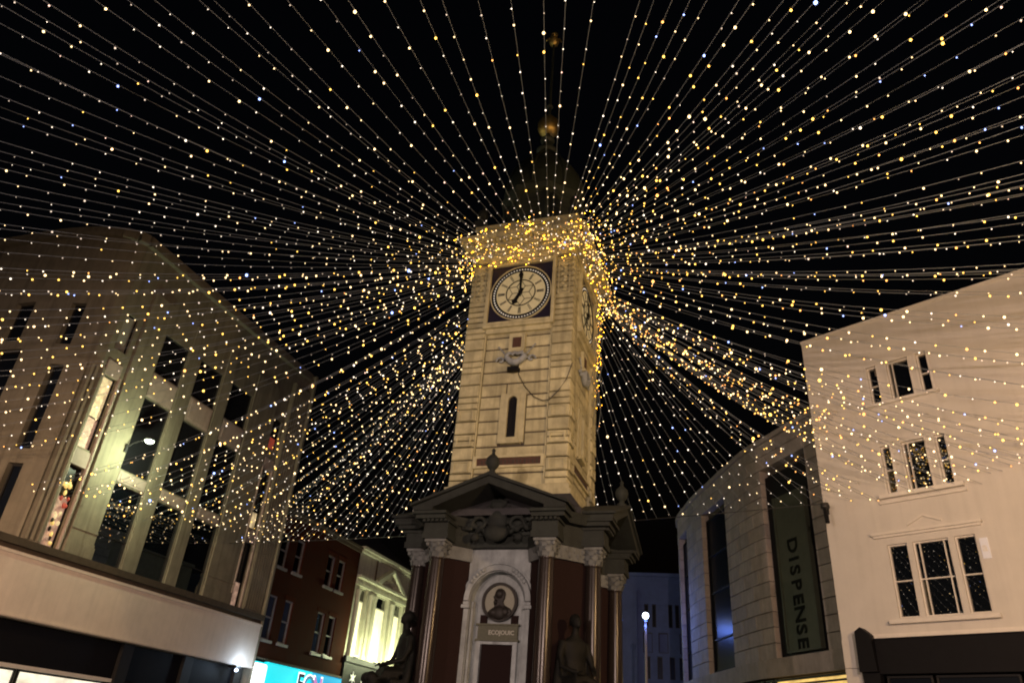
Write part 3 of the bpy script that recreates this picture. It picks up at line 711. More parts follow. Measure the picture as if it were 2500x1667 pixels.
# ---- seated draped statues on the corners
def statue_mesh():
    b = MB()
    # loft along the draped body: hem, shins, knees, thighs, hips, waist, chest, shoulders, neck   (faces -y)
    secs = [((0, -.52, 0.0), .36, .26, 0), ((0, -.52, .2), .33, .22, 0), ((0, -.56, .42), .31, .2, 0), ((0, -.56, .58), .30, .19, 35), ((0, -.42, .68), .31, .18, 75), ((0, -.15, .70), .33, .2, 80),
            ((0, .06, .76), .33, .24, 40), ((0, .12, .95), .27, .21, 5), ((0, .12, 1.12), .23, .17, 0), ((0, .10, 1.3), .26, .18, -5), ((0, .10, 1.46), .28, .15, -5), ((0, .10, 1.55), .17, .11, 0), ((0, .08, 1.62), .075, .075, 0), ((0, .06, 1.74), .07, .07, 0)]
    n = 22; vs = []; fs = []
    for k, ((x, y, z), rx, ry, tl) in enumerate(secs):
        t = R(tl)
        for i in range(n):
            a = 2 * math.pi * i / n; fold = 1 + (.07 * math.sin(a * 7 + k) if k < 8 else 0)
            px, py = rx * math.cos(a) * fold, ry * math.sin(a) * fold
            vs.append((x + px, y + py * math.cos(t), z + py * math.sin(t)))
    for k in range(len(secs) - 1):
        for i in range(n):
            j = (i + 1) % n; fs.append((k * n + i, k * n + j, (k + 1) * n + j, (k + 1) * n + i))
    fs.append(tuple(reversed(range(n)))); fs.append(tuple((len(secs) - 1) * n + i for i in range(n)))
    b.add(vs, fs)
    b.ell((0, .04, 1.86), (.095, .115, .14)); b.ell((0, .10, 1.90), (.115, .125, .13)); b.ell((0, .21, 1.86), (.07, .07, .07)); b.ell((0, -.075, 1.845), (.018, .03, .03)); b.ell((0, -.055, 1.77), (.04, .04, .03))
    for sg in (-1, 1):
        b.tube([(sg * .25, .1, 1.48), (sg * .34, .06, 1.22), (sg * .36, -.05, 1.0), (sg * .26, -.26, .92), (sg * .2, -.36, .9)], .07, 8, [.085, .075, .06, .05, .04])
        for q in range(4): b.tube([(sg * (.2 - .03 * q), -.36, .9), (sg * (.2 - .035 * q), -.43, .89), (sg * (.2 - .035 * q), -.47, .85)], .016, 6)
        b.tube([(sg * .14, -.35, .90), (sg * .11, -.39, .93), (sg * .09, -.43, .92)], .018, 6)
        b.ell((sg * .15, -.78, .05), (.06, .14, .05)); b.ell((sg * .15, -.6, .62), (.13, .13, .12))
        b.tube([(sg * .3, .12, 1.5), (sg * .3, .16, 1.1), (sg * .36, .1, .75), (sg * .38, 0, .35), (sg * .38, -.1, .0)], .08, 8, [.05, .07, .09, .1, .1])
    b.box(-.4, .4, -.28, .42, 0, .62)
    me = remesh(b, .026, 3); me.materials.append(MAT['bronze']); return me
SM = statue_mesh()
for a, lb in ((-45, 'dark seated draped figure at the tower corner beside the lit cream building'), (45, 'dark seated draped figure at the tower corner below the granite pier')):
    u = Vector((math.sin(R(a)), -math.cos(R(a)), 0)); base = u * 2.75; base.z = 2.15
    t = thing('statue', base, lb, 'statue', 'seated corner statues of the tower')
    q = MB(); W_ = Vector((u.y, -u.x, 0))
    def P(f_, s_, z): v = Vector((base.x, base.y, 0)) + u * f_ + W_ * s_; return (v.x, v.y, z)
    q.hexa([P(-.5, -.55, 2.153), P(.75, -.55, 2.153), P(.75, .55, 2.153), P(-.5, .55, 2.153), P(-.5, -.5, 2.25), P(.7, -.5, 2.25), P(.7, .5, 2.25), P(-.5, .5, 2.25)])
    q.build('pedestal', 'base_stone', t)
    o = bpy.data.objects.new('figure', SM); col.objects.link(o); o.parent = t; o.location = (0, 0, .10); o.rotation_euler = (0, 0, R(a)); o.scale = (1.02,) * 3

# ================================================================== left corner building (pale stone, giant pilasters)
LB = Wall([(-30, -1.35), (-19.2, -1.25), (-18.0, -1.12), (-17.2, -.95), (-16.55, -.72), (-16.1, -.42), (-15.95, -.1), (-15.95, 11.85)], 0)
off = LB.s[-2] + .1; LB.s = [x - off for x in LB.s]                    # s == world y on the straight front
left = thing('corner_building', (-15.95, 6, 0), 'tall pale stone corner building with giant pilasters and cream shop fascia', 'building')
ROWS = ((6.42, 9.14), (9.66, 12.48), (13.56, 15.2)); COLS = ((2.12, 3.52), (4.3, 5.74), (6.44, 7.9))
def s_of(x, y):                                                          # wall position of a plan point on the rounded side
    return min(((Vector((x, y)) - Vector(LB.at(q * .05 - 14, 0, 0)[:2])).length, q * .05 - 14) for q in range(290))[1]
holes = [(a, b, c, d) for a, b in COLS for c, d in ROWS]
BAYL = (.12, .72); BAYR = (9.8, 10.42)
BZ = ((6.42, 9.1), (9.75, 12.45), (13.5, 15.0))
holes += [(a, b, c, d) for a, b in (BAYL, BAYR) for c, d in BZ]
side = []
for x0, x1, z0, z1 in ((-17.35, -16.85, 13.2, 14.9), (-17.2, -16.75, 9.3, 12.4), (-19.85, -19.0, 13.35, 15.0), (-19.75, -18.7, 10.6, 13.0), (-17.2, -16.75, 6.6, 8.8), (-22, -20.9, 10.6, 13.0)):
    a, b = s_of(x0, -1.2), s_of(x1, -.9); side.append((a, b, z0, z1))
m = MB(); LB.cells(m, LB.s[0], 11.84, 6.36, 18.2, holes + side, .5)
lw = m.build('wall', 'left_stone', left)
m = MB(); LB.sweep(m, LB.s[0], 11.84, .55, .7, .1, 18.1); m.build('inner_wall', 'joint', left)
m = MB(); LB.sweep(m, LB.s[0], 11.9, -.22, .6, 17.85, 18.0); LB.sweep(m, LB.s[0], 11.87, -.12, .6, 18.0, 18.3); m.build('parapet', 'left_stone', left)
m = MB(); m.box(-30, -15.6, 11.86, 11.98, 0, 18.2); m.build('party_wall', 'left_stone', left)
for a, b in COLS:
    for j, (c, d) in enumerate(ROWS):
        LB.window(left, a, b, c, d, .09, .03, 'dark_frame', 'glass' if j == 0 else 'glass_matte', rails=(c + (d - c) * .34,) if j < 1 else ())
for a, b, c, d in side: LB.window(left, a, b, c, d, .25, .05, 'dark_frame', 'glass_blue')
# spandrel panels under the windows
for a, b in COLS:
    for c, d in ((9.2, 9.6), (12.54, 13.5)):
        m = MB(); LB.box(m, a + .03, b - .03, -.035, .03, c, d); LB.box(m, a + .12, b - .12, -.055, -.034, c + .08, d - .08); m.build('spandrel_panel', 'left_panel', left)
def pilaster(s0, s1, z0, z1, p, flutes=0, base=True, mt='left_stone'):
    m = MB(); LB.box(m, s0, s1, -p, .05, z0, z1)
    if base: LB.box(m, s0 - .05, s1 + .05, -p - .06, .04, z0, z0 + .42); LB.box(m, s0 - .025, s1 + .025, -p - .03, .045, z0 + .421, z0 + .52); LB.box(m, s0 - .02, s1 + .02, -p - .025, .045, z0 + .86, z0 + .9)
    o = m.build('pilaster', mt, left)
    if flutes:
        q = MB(); w_ = (s1 - s0) / flutes
        for i in range(flutes): LB.box(q, s0 + w_ * (i + .22), s0 + w_ * (i + .78), -p - .03, -p + .01, z0 + (.6 if base else .1), z1 - .05)
        q.build('flute', mt, o)
    return o
pilaster(.98, 2.06, 6.37, 16.4, .1)
pilaster(3.58, 4.24, 6.37, 16.4, .05, base=False); pilaster(5.8, 6.38, 6.37, 16.4, .05, base=False)
pilaster(7.98, 9.66, 6.37, 16.4, .06)
pilaster(10.56, 11.78, 6.37, 17.2, .2, flutes=7, base=False)
pilaster(-.62, .02, 6.37, 12.6, .14, flutes=4, base=False)
# half-round reveals either side of the narrow bays
for s0 in (.045, .79, 9.73, 10.48):
    q = MB(); x, y, _ = LB.at(s0, -.04, 0); q.lathe([(.06, 6.37), (.06, 12.55)], (x, y, 0), 12); soft(q.build('colonnette', 'left_panel', left))
# narrow display bays: frame, lit panes, dressing
def bay(s0, s1, lits):
    for (c, d), (pa, lower, rail) in zip(BZ, lits):
        LB.window(left, s0, s1, c, d, .14, .035, 'black_paint', pa, rails=(c + (d - c) * rail,) if rail else (), name='display_window', lower=lower)
    for z in (9.12, 12.46):
        q = MB(); LB.box(q, s0 - .02, s1 + .02, -.05, .1, z, z + .55); q.build('spandrel_panel', 'left_panel', left)
bay(*BAYL, (('glass_matte', 'lit_pink', .62), ('lit_warm', 'lit_pink', .42), ('blind', None, 0)))
bay(*BAYR, (('glass_matte', 'lit_pink', .38), ('glass_matte', 'lit_warm', .28), ('glass_matte', 'lit_red', .4)))
# red and gold christmas dressing inside the lowest display
ro = random.Random(5)
for i in range(26):
    z_ = 6.55 + 2.0 * ro.random(); s_ = ro.uniform(.2, .62); mt = 'lit_yellow' if z_ > 8.1 else ('lit_red' if z_ > 7.6 else ro.choice(('lit_warm', 'lit_yellow', 'lit_pink', 'bust_bronze')))
    q = MB(); q.ell(LB.at(s_, .05, z_), (.045, .045 + .03 * ro.random(), .05 + .05 * ro.random()), 8, 6); o = q.build('display_ornament', mt, left); soft(o)
# brown ledge, cream fascia, shop front (the fascia runs straight on past the rounded corner)
FA = Wall([(-15.95, -9), (-15.95, 11.9)], -9)
m = MB(); FA.sweep(m, -9, 11.9, -.42, .5, 6.14, 6.36); FA.sweep(m, -9, 11.88, -.30, .5, 6.0, 6.138); m.build('ledge', 'ledge_brown', left)
m = MB(); FA.sweep(m, -9, 11.9, -.34, .5, 4.2, 5.998); FA.sweep(m, -9, 11.9, -.38, -.33, 5.9, 5.97); FA.sweep(m, -9, 11.9, -.38, -.33, 4.22, 4.28); m.build('fascia', 'fascia_cream', left)
m = MB(); FA.sweep(m, -9, 11.86, .1, .4, 3.05, 4.198); m.build('transom_panel', 'black_paint', left)
q = MB(); FA.sweep(q, -8, 4.75, .02, .3, 2.93, 3.04); q.build('shop_head', 'white_trim', left)
for s0, s1 in ((-6, -3.2), (-3.1, -1.2), (-1.1, 1.05), (1.15, 4.6)):
    FA.window(left, s0, s1, .5, 2.92, .18, .05, 'dark_frame', 'lit_shop', name='shop_window')
m = MB(); FA.sweep(m, -9, 11.86, .04, .4, .1, .5); m.build('stall_riser', 'black_paint', left)
for s0 in (4.78, 8.0, 11.2):
    q = MB(); LB.box(q, s0, s0 + .5, -.05, .3, .5, 4.198); q.build('shop_pier', 'dark_frame', left)
LB.window(left, 5.32, 7.96, .5, 3.04, .2, .05, 'dark_frame', 'glass_matte', name='shop_window'); LB.window(left, 8.54, 11.16, .5, 3.04, .2, .05, 'dark_frame', 'glass_blue', name='shop_window')
# bracket floodlight on the big pilaster
t = thing('wall_lamp', LB.at(2.0, -.2, 10.4), 'bright greenish white lamp on an arm from the pale pilaster', 'lamp')
q = MB(); q.tube([LB.at(1.95, -.16, 10.35), LB.at(2.0, -.35, 10.55), LB.at(2.15, -.75, 10.72)], .022, 8); LB.box(q, 1.9, 2.0, -.2, -.15, 10.2, 10.5); q.build('arm', 'iron', t)
q = MB(); c_ = Vector(LB.at(2.2, -.86, 10.74)); q.lathe([(.05, .12), (.15, .06), (.19, -.02), (.19, -.05)], c_, 16); soft(q.build('lamp_shade', 'iron', t))
q = MB(); q.ell(c_ + Vector((0, 0, -.03)), (.165, .165, .12)); soft(q.build('lamp_glass', 'lamp_green', t))
point('lamp_light', LB.at(1.85, -1.5, 10.0), 400, (.86, 1, .62), .12, t)
# small blue-white lamp under the fascia end
t = thing('shop_lamp', LB.at(10.9, -.2, 4.0), 'small blue-white lamp under the end of the cream shop fascia', 'lamp')
q = MB(); q.ell(LB.at(10.75, -.42, 4.02), (.07, .07, .06)); soft(q.build('lamp_glass', 'lit_bluewhite', t)); q = MB(); LB.box(q, 10.6, 10.9, -.5, -.1, 4.1, 4.19); q.build('lamp_housing', 'iron', t)
point('lamp_light', LB.at(10.95, -.85, 4.2), 45, (.6, .78, 1), .1, t)

# ================================================================== brick house
BH = Wall([(-15.9, 11.99), (-15.9, 19.86)], 11.99)
brick = thing('brick_house', (-15.9, 16, 0), 'dark red brick house with paired white sash windows above a cyan sign', 'building')
BW = [(a, b, c, d) for a, b in ((12.42, 13.1), (13.72, 14.42), (16.66, 17.4), (17.78, 18.5)) for c, d in ((5.5, 7.4), (8.68, 10.24))]
m = MB(); BH.cells(m, 11.99, 19.86, 4.75, 11.3, BW, .4); m.build('wall', 'brick', brick)
m = MB(); BH.box(m, 11.99, 19.86, .5, .6, .1, 11.2); m.build('inner_wall', 'joint', brick)
m = MB(); BH.box(m, 11.99, 19.88, -.12, .5, 11.3, 11.42); BH.box(m, 11.99, 19.88, -.06, .5, 11.1, 11.298); m.build('parapet', 'ledge_brown', brick)
m = MB(); m.add([(-16.3, 12, 11.42), (-16.3, 19.9, 11.42), (-20, 19.9, 13.8), (-20, 12, 13.8)], [(0, 1, 2, 3)]); m.build('roof', 'slate', brick)
for a, b, c, d in BW:
    BH.window(brick, a, b, c, d, .12, .07, 'sash_white', 'glass', rails=((c + d) / 2,))
    q = MB(); BH.box(q, a - .08, b + .08, -.1, .06, c - .12, c - .005); q.build('sill', 'sash_white', brick)
    q = MB(); BH.box(q, a - .1, b + .1, -.02, .05, d + .005, d + .2); q.build('lintel', 'brick', brick)
m = MB(); BH.box(m, 11.99, 19.86, -.1, .45, 4.68, 4.748); m.build('string_course', 'ledge_brown', brick)
m = MB(); BH.box(m, 11.99, 19.86, .05, .45, .1, 4.678); m.build('shop_front', 'black_paint', brick)
sg_ = thing('shop_sign', (-15.8, 16.5, 3.6), 'glowing cyan shop sign across the brick house with coloured letters', 'sign')
m = MB(); BH.box(m, 13.15, 16.9, -.16, .04, 3.3, 4.62); m.build('lightbox', 'cyan', sg_)
m = MB(); BH.box(m, 16.902, 19.8, -.16, .04, 3.3, 4.62); m.build('lightbox', 'cyan_blue', sg_)
m = MB(); BH.box(m, 13.1, 19.85, -.19, .045, 4.622, 4.676); m.build('sign_frame', 'dark_frame', sg_)
for ch, s_, mt in (('F', 15.95, 'navy'), ('O', 16.75, 'slate_blue'), ('N', 17.5, 'pink')):
    o = Vector(BH.at(s_, -.185, 3.98)); put_text('letter', ch, 1.15, mt, sg_, o, (0, 1, 0), (0, 0, 1), .03)
    o = Vector(BH.at(s_, -.172, 3.98)); put_text('letter_outline', ch, 1.32, 'lit_white', sg_, o, (0, 1, 0), (0, 0, 1), .02)
t = thing('square_sign', (-15.8, 12.5, 3.6), 'glowing white square sign with rounded corners beside the cyan sign', 'sign')
m = MB(); rc = []
for cx_, cz_, a0 in ((12.82, 4.35, 0), (12.12, 4.35, 90), (12.12, 3.72, 180), (12.82, 3.72, 270)):
    rc += [(cx_ + .13 * math.cos(R(a0 + i * 18)), cz_ + .13 * math.sin(R(a0 + i * 18))) for i in range(6)]
m.prism(rc, lambda a, b, d: BH.at(a, d, b), -.3, -.12); m.build('lightbox', 'lit_white', t)
m = MB(); BH.box(m, 11.92, 13.04, -.12, .04, 3.52, 4.56); m.build('sign_backing', 'cyan', t)
point('sign_glow', BH.at(12.2, -.9, 4.1), 26, (.8, .95, 1), .3, t); point('sign_glow', BH.at(16, -.8, 4.0), 20, (.2, .9, 1), .4, sg_)

# ================================================================== floodlit cream building
CB = Wall([(-15.95, 19.88), (-15.95, 29)], 19.88)
cream = thing('cream_building', (-15.95, 24, 0), 'floodlit cream building with pedimented window and glowing tall windows', 'building')
CW = [(20.6, 21.5, 5.95, 9.4), (22.6, 24.2, 5.95, 9.4), (25.1, 26.2, 5.95, 9.4), (27, 28, 5.95, 9.4)]
m = MB(); CB.cells(m, 19.88, 29, 5.77, 11.35, CW, .5); m.build('wall', 'cream_stone', cream)
m = MB(); CB.box(m, 19.88, 29, .55, .65, .1, 11.2); m.build('inner_wall', 'joint', cream)
for a, b, c, d in CW: CB.window(cream, a, b, c, d, .22, .07, 'cream_stone', 'glass', rails=(8.72,), lower='lit_cream')
for s0 in (20.2, 21.75, 22.2, 24.5, 25.55 - 1.05 + .15, 26.45):
    if s0 in (24.65,): continue
    q = MB(); x, y, _ = CB.at(s0 + .1, -.08, 0); q.lathe([(.15, 5.78), (.15, 5.95), (.11, 6.0), (.105, 8.9), (.14, 9.05), (.16, 9.2)], (x, y, 0), 14); soft(q.build('half_column', 'cream_stone', cream))
m = MB(); CB.box(m, 19.88, 29, -.14, .02, 9.44, 9.6); CB.box(m, 19.88, 29, -.1, .02, 9.602, 9.8); CB.box(m, 19.88, 29, -.3, .02, 9.802, 9.94); m.build('entablature', 'cream_stone', cream)
m = MB()
for sgn, a in ((-1, 22.0), (1, 25.5)):
    m.prism([(a, 9.95), (a, 10.08), (23.78, 11.05), (23.78, 10.9), (a - sgn * .35, 9.95)], lambda p_, b_, d_: CB.at(p_, d_, b_), -.34, .01)
pe = m.build('pediment', 'cream_stone', cream)
m = MB()
for i in range(14):
    t_ = i / 13; m.ell(CB.at(22.9 + 1.75 * t_, -.08, 10.12 + .32 * math.sin(math.pi * t_) * abs(math.sin(i * 1.7))), (.1, .1, .11), 7, 5)
m.build('pediment_carving', 'cream_stone', pe)
m = MB(); CB.box(m, 19.85, 29, -.32, .4, 11.352, 11.5); CB.box(m, 19.88, 29, -.2, .3, 11.2, 11.35); m.build('cornice', 'cream_stone', cream)
m = MB(); m.add([(-16.1, 19.88, 11.5), (-16.1, 29, 11.5), (-20, 29, 14.4), (-20, 19.88, 14.4)], [(0, 1, 2, 3)]); m.build('roof', 'slate', cream)
q = MB(); CB.box(q, 21.95, 22.0, -.1, .02, 9.95, 11.2); q.build('downpipe', 'ledge_brown', cream)
m = MB(); CB.box(m, 19.88, 29, -.25, .5, 5.5, 5.768); CB.box(m, 19.9, 29, -.16, .5, 4.1, 5.498); m.build('shop_fascia', 'black_paint', cream)
m = MB(); CB.box(m, 19.9, 29, .1, .5, .1, 4.098); m.build('shop_front', 'black_paint', cream)
t = thing('star_sign', (-15.8, 22, 4.4), 'white star and letters on the dark fascia under the cream building', 'sign')
m = MB(); st_ = []
for i in range(12):
    a = R(90 + 30 * i); r_ = .34 if i % 2 == 0 else .10
    st_.append((20.95 + r_ * math.cos(a), 4.78 + r_ * math.sin(a)))
m.prism(st_, lambda p_, b_, d_: CB.at(p_, d_, b_), -.20, -.165); m.build('star', 'sign_white', t)
for ch, s_ in (('n', 22.15), ('W', 23.0), ('U', 23.7), ('I', 24.15), ('L', 24.55)):
    put_text('letter', ch, .85, 'sign_white', t, Vector(CB.at(s_, -.18, 4.72)), (0, 1, 0), (0, 0, 1), .03)
for i, s_ in enumerate((21.0, 23.4, 25.7)):
    t = thing('uplight', CB.at(s_, -.2, 5.77), ('small uplight on the ledge at the near window of the cream building', 'small uplight on the ledge under the cream pediment', 'small uplight on the ledge at the far window of the cream building')[i], 'floodlight', 'uplights of the cream building')
    q = MB(); CB.box(q, s_ - .12, s_ + .12, -.23, -.06, 5.772, 5.86); q.build('lamp_housing', 'iron', t)
    q = MB(); CB.box(q, s_ - .1, s_ + .1, -.21, -.08, 5.864, 5.88); q.build('lamp_glass', 'uplight_glow', t)
    point('lamp_light', CB.at(s_, -1.1, 6.0), 300, (.92, 1, .56), .1, t)

# ================================================================== white rendered building
WB = Wall([(WR[0] - .6 * DR[0], WR[1] - .6 * DR[1]), (WR[0] + 12 * DR[0], WR[1] + 12 * DR[1])], -.6)
white = thing('white_building', WB.at(3, 0, 0), 'white rendered building with three-light windows and black shop fascia', 'building')
G = {'top': (((1.28, 1.56), (1.86, 2.47), (2.70, 2.98)), 11.42, 12.66), 'mid': (((1.27, 1.53), (1.85, 2.46), (2.72, 2.98)), 8.73, 10.13), 'low': (((.99, 1.5), (1.64, 2.52), (2.67, 3.15)), 5.5, 7.37)}
WH = []
for sh_ in (0, 4.55):
    for nm, (ws, c, d) in G.items(): WH += [(a + sh_, b + sh_, c, d, nm, i) for i, (a, b) in enumerate(ws)]
m = MB(); WB.cells(m, -.6, 12, 5.02, 14.15, [w[:4] for w in WH], .35); m.build('wall', 'white_render', white)
m = MB(); WB.box(m, -.58, 12, .5, .6, .1, 14); m.build('inner_wall', 'joint', white)
p0 = WB.at(-.6, .002, 0); p1 = WB.at(-.6, 9, 0); p2 = WB.at(-.3, 9, 0); p3 = WB.at(-.3, .355, 0); p0 = WB.at(-.6, .355, 0)
m = MB(); m.hexa([(p[0], p[1], z) for z in (.1, 14.15) for p in (p0, p3, p2, p1)]); m.build('side_wall', 'white_render', white)
m = MB(); WB.box(m, -.62, 12, -.04, .4, 14.152, 14.24); m.build('coping', 'white_trim', white)
for a, b, c, d, nm, i in WH:
    ra = ((c + d) / 2,) if nm != 'low' else (6.42,)
    br = (a + .14, b - .14) if (nm == 'low' and i == 1) else ()
    if nm != 'low' and i == 1: br = (a + .13,) 
    WB.window(white, a, b, c, d, .13, .035, 'white_trim', 'glass', rails=ra if not (nm != 'low' and i == 1) else (), bars=br)
    if nm != 'low':
        q = MB(); WB.box(q, a - .05, a - .002, -.025, .1, c, d); WB.box(q, b + .002, b + .05, -.025, .1, c, d); WB.box(q, a - .05, b + .05, -.03, .1, d + .002, d + .05); q.build('architrave', 'white_trim', white)
for sh_ in (0, 4.55):
    for a, b, z, h, p in ((1.12, 3.14, 11.34, .075, .14), (1.06, 3.2, 8.6, .11, .16), (1.02, 3.24, 8.47, .06, .08), (.78, 3.34, 5.34, .10, .17)):
        q = MB(); WB.box(q, a + sh_, b + sh_, -p, .05, z, z + h); q.build('sill', 'white_trim', white)
    q = MB(); WB.box(q, .66 + sh_, 3.4 + sh_, -.14, .02, 7.62, 7.69); WB.box(q, .70 + sh_, 3.36 + sh_, -.08, .02, 7.56, 7.618)
    for sgn, a in ((-1, 1.62), (1, 2.46)): q.prism([(a + sh_, 7.80), (a + sh_, 7.86), (2.04 + sh_, 8.06), (2.04 + sh_, 8.0)], lambda p_, b_, d_: WB.at(p_, d_, b_), -.05, .02)
    q.build('hood_mould', 'white_trim', white)
q = MB(); WB.box(q, -.13, 12, -.06, .02, 5.08, 5.13); WB.box(q, -.13, 12, -.10, .02, 5.0, 5.079); q.build('string_course', 'white_trim', white)
for z0, z1 in ((.1, .8), (.81, 1.5), (1.51, 2.2), (2.21, 2.9), (2.91, 3.61), (3.62, 4.32), (4.335, 5.03)):
    q = MB(); WB.box(q, -.6, -.14, -.03, .34, z0, z1); q.build('pilaster_stone', 'white_render', white)
m = MB(); WB.box(m, .34, 12, -.2, .3, 4.16, 4.97); WB.box(m, .34, 12, -.24, .3, 4.972, 4.999); m.build('shop_fascia', 'black_paint', white)
m = MB(); m.prism([(-.1, 4.2), (.36, 4.2), (.30, 5.08), (.06, 5.28), (-.09, 5.18)], lambda p_, b_, d_: WB.at(p_, d_, b_), -.34, .02); m.prism([(-.06, 3.7), (.32, 3.7), (.36, 4.2), (-.1, 4.2)], lambda p_, b_, d_: WB.at(p_, d_, b_), -.2, .02); m.build('corbel', 'black_paint', white)
m = MB(); WB.box(m, -.13, .36, -.03, .3, .1, 3.7); m.build('shop_pier', 'black_paint', white)
for s0, s1 in ((.4, 1.5), (1.58, 3.4), (3.48, 5.4), (5.5, 8), (8.1, 11.9)): WB.window(white, s0, s1, .6, 4.14, .12, .05, 'dark_frame', 'glass_blue', name='shop_window', rails=(3.4,))
m = MB(); WB.box(m, .36, 12, .02, .3, .1, .598); m.build('stall_riser', 'black_paint', white)
t = thing('light_patch', WB.at(3.3, 0, 6.7), 'pale patch of light made as a plate beside the low window', 'sign')  # soft highlight on the wall, built as a pale plate and letter
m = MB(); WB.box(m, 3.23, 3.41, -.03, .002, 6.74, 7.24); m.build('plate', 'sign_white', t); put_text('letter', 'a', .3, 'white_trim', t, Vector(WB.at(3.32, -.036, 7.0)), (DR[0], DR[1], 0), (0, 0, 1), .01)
t = thing('security_camera', WB.at(-.45, -.2, 8.3), 'dark security camera on a bracket at the white building corner', 'camera')
m = MB(); m.tube([WB.at(-.5, 0, 8.55), WB.at(-.55, -.25, 8.6), WB.at(-.42, -.38, 8.62)], .03, 8); WB.box(m, -.58, -.45, -.03, .0, 8.45, 8.68); m.build('bracket', 'iron', t)
m = MB(); m.lathe([(.03, .16), (.11, .14), (.13, .04), (.12, 0)], WB.at(-.38, -.4, 8.52), 14); soft(m.build('housing', 'iron', t))
m = MB(); a_ = Vector(WB.at(-.40, -.4, 8.5)); m.tube([a_, a_ + Vector((.02, -.03, -.2)), a_ + Vector((.03, -.05, -.42))], .055, 8, [.05, .065, .06]); m.build('camera_body', 'black_paint', t)

# ================================================================== curved ashlar building with the vertical sign
PL = [(9.5, 4.4), (7.46, 7.31), (6.17, 9.17), (5.27, 10.52), (4.43, 12.31), (3.72, 13.94), (2.86, 15.85), (2.35, 17.27), (1.76, 19.06), (1.63, 20.3)]
# Catmull-Rom through the plan so that the bend is smooth
CP = []
for i in range(len(PL) - 1):
    a, b, c, d = [Vector(PL[max(0, min(len(PL) - 1, i + q))]) for q in (-1, 0, 1, 2)]
    for k in range(3):
        t = k / 3; CP.append(tuple(.5 * ((2 * b) + (c - a) * t + (2 * a - 5 * b + 4 * c - d) * t * t + (3 * b - a - 3 * c + d) * t ** 3)))
CP.append(PL[-1]); CP = CP[::-1]
SB = Wall(CP, 0); TOT = SB.s[-1]; k_ = TOT / 17.93
rs = lambda s: TOT - s * k_                                              # measured from the white building, now left to right
stone = thing('curved_stone_building', (5.3, 10.5, 0), 'grey stone building with a curved front and tall dark window strips', 'building')
m = MB(); SB.sweep(m, 0, TOT, .34, .5, .1, 12.3); m.build('inner_wall', 'joint', stone)
q_ = MB(); q_.box(1.75, 2.4, 20.31, 27, 0, 12.2); q_.build('return_wall', 'ashlar', stone)
spans = [(16.45, 17.93), (12.38, 14.78), (6.48, 9.68), (3.2, 3.93)]
zc = [5.06 + .49 * i for i in range(16)]; zc[-1] = 12.38
for j in range(15):
    z0, z1 = zc[j], zc[j + 1]
    rows = list(spans)
    if z0 > 11.2: rows = [(3.2, 17.93)]
    for hi, lo in [(b, a) for a, b in rows]:
        a, b = rs(hi), rs(lo); n = max(1, round((b - a) / 1.15)); o_ = (.35 if j % 2 else 0) * (b - a) / n if n > 1 else 0
        cuts = sorted({a, b, *[a + (b - a) * i / n + o_ for i in range(0 if o_ else 1, n)]})
        cuts = [c for c in cuts if a - 1e-6 <= c <= b + 1e-6]
        for c0, c1 in zip(cuts, cuts[1:]):
            if c1 - c0 < .12: continue
            p = SB.at(c0, 0, 0); q = SB.at(c1, 0, 0); L_ = math.hypot(q[0] - p[0], q[1] - p[1])
            me = block_mesh(round(L_ - .016, 2), z1 - z0 - .018, .33, .016, 'ashlar')
            place(me, 'stone', stone, ((p[0] + q[0]) / 2, (p[1] + q[1]) / 2, (z0 + z1) / 2), math.atan2(q[1] - p[1], q[0] - p[0]))
m = MB(); SB.sweep(m, 0, TOT, -.12, .4, 4.5, 5.05); m.build('shop_lintel', 'ashlar', stone)
m = MB(); SB.sweep(m, 0, TOT, -.06, .5, 12.385, 12.56); m.build('coping', 'ashlar', stone)
for a, b in ((14.82, 16.4), (9.74, 12.33)):
    SB.window(stone, rs(b), rs(a), 5.12, 11.15, .24, .07, 'black_paint', 'glass_blue', rails=(6.3, 8.1, 9.6), name='window_strip')
m = MB(); SB.sweep(m, rs(6.45), rs(3.96), .18, .3, 5.1, 11.15); m.build('sign_recess', 'black_paint', stone)
# vertical sign
t = thing('vertical_sign', SB.at(rs(5.1), .1, 5.2), 'tall dark green vertical sign with dark letters running downwards', 'sign')
a, b = rs(5.9), rs(4.28); m = MB(); SB.box(m, a, b, .02, .16, 5.2, 10.2); so_ = m.build('sign_panel', 'sign_green', t)
m = MB(); SB.box(m, a - .04, a + .05, -.0, .165, 5.18, 10.22); SB.box(m, b - .05, b + .04, -.0, .165, 5.18, 10.22); SB.box(m, a + .051, b - .051, 0, .164, 5.16, 5.24); m.build('sign_frame', 'sign_green', t)
pa, pb = Vector(SB.at(a, 0, 0)), Vector(SB.at(b, 0, 0)); X = (pb - pa).normalized(); nn = Vector((-X.y, X.x, 0)); mid = (pa + pb) / 2 + nn * .01
for i, ch in enumerate('DISPENSE'):
    z = (8.42, 7.98, 7.62, 7.16, 6.71, 6.25, 5.80, 5.40)[i]
    put_text('letter', ch, .70, 'letter_dark', t, mid + Vector((0, 0, z)) - X * (.02), Vector((0, 0, -1)), X, .02, .022)
# shop windows below
for a, b, pn in ((6.85, 7.35, 'glass'), (3.3, 6.8, 'lit_yellow'), (7.5, 11.0, 'glass_matte'), (11.2, 15.5, 'glass_blue')):
    SB.window(stone, rs(b), rs(a), .6, 4.46, .1, .06, 'dark_frame', pn, name='shop_window', rails=(4.28, 3.4) if pn == 'lit_yellow' else (3.4,))
m = MB(); SB.sweep(m, 0, TOT, .05, .4, .1, .59); m.build('stall_riser', 'dark_frame', stone)

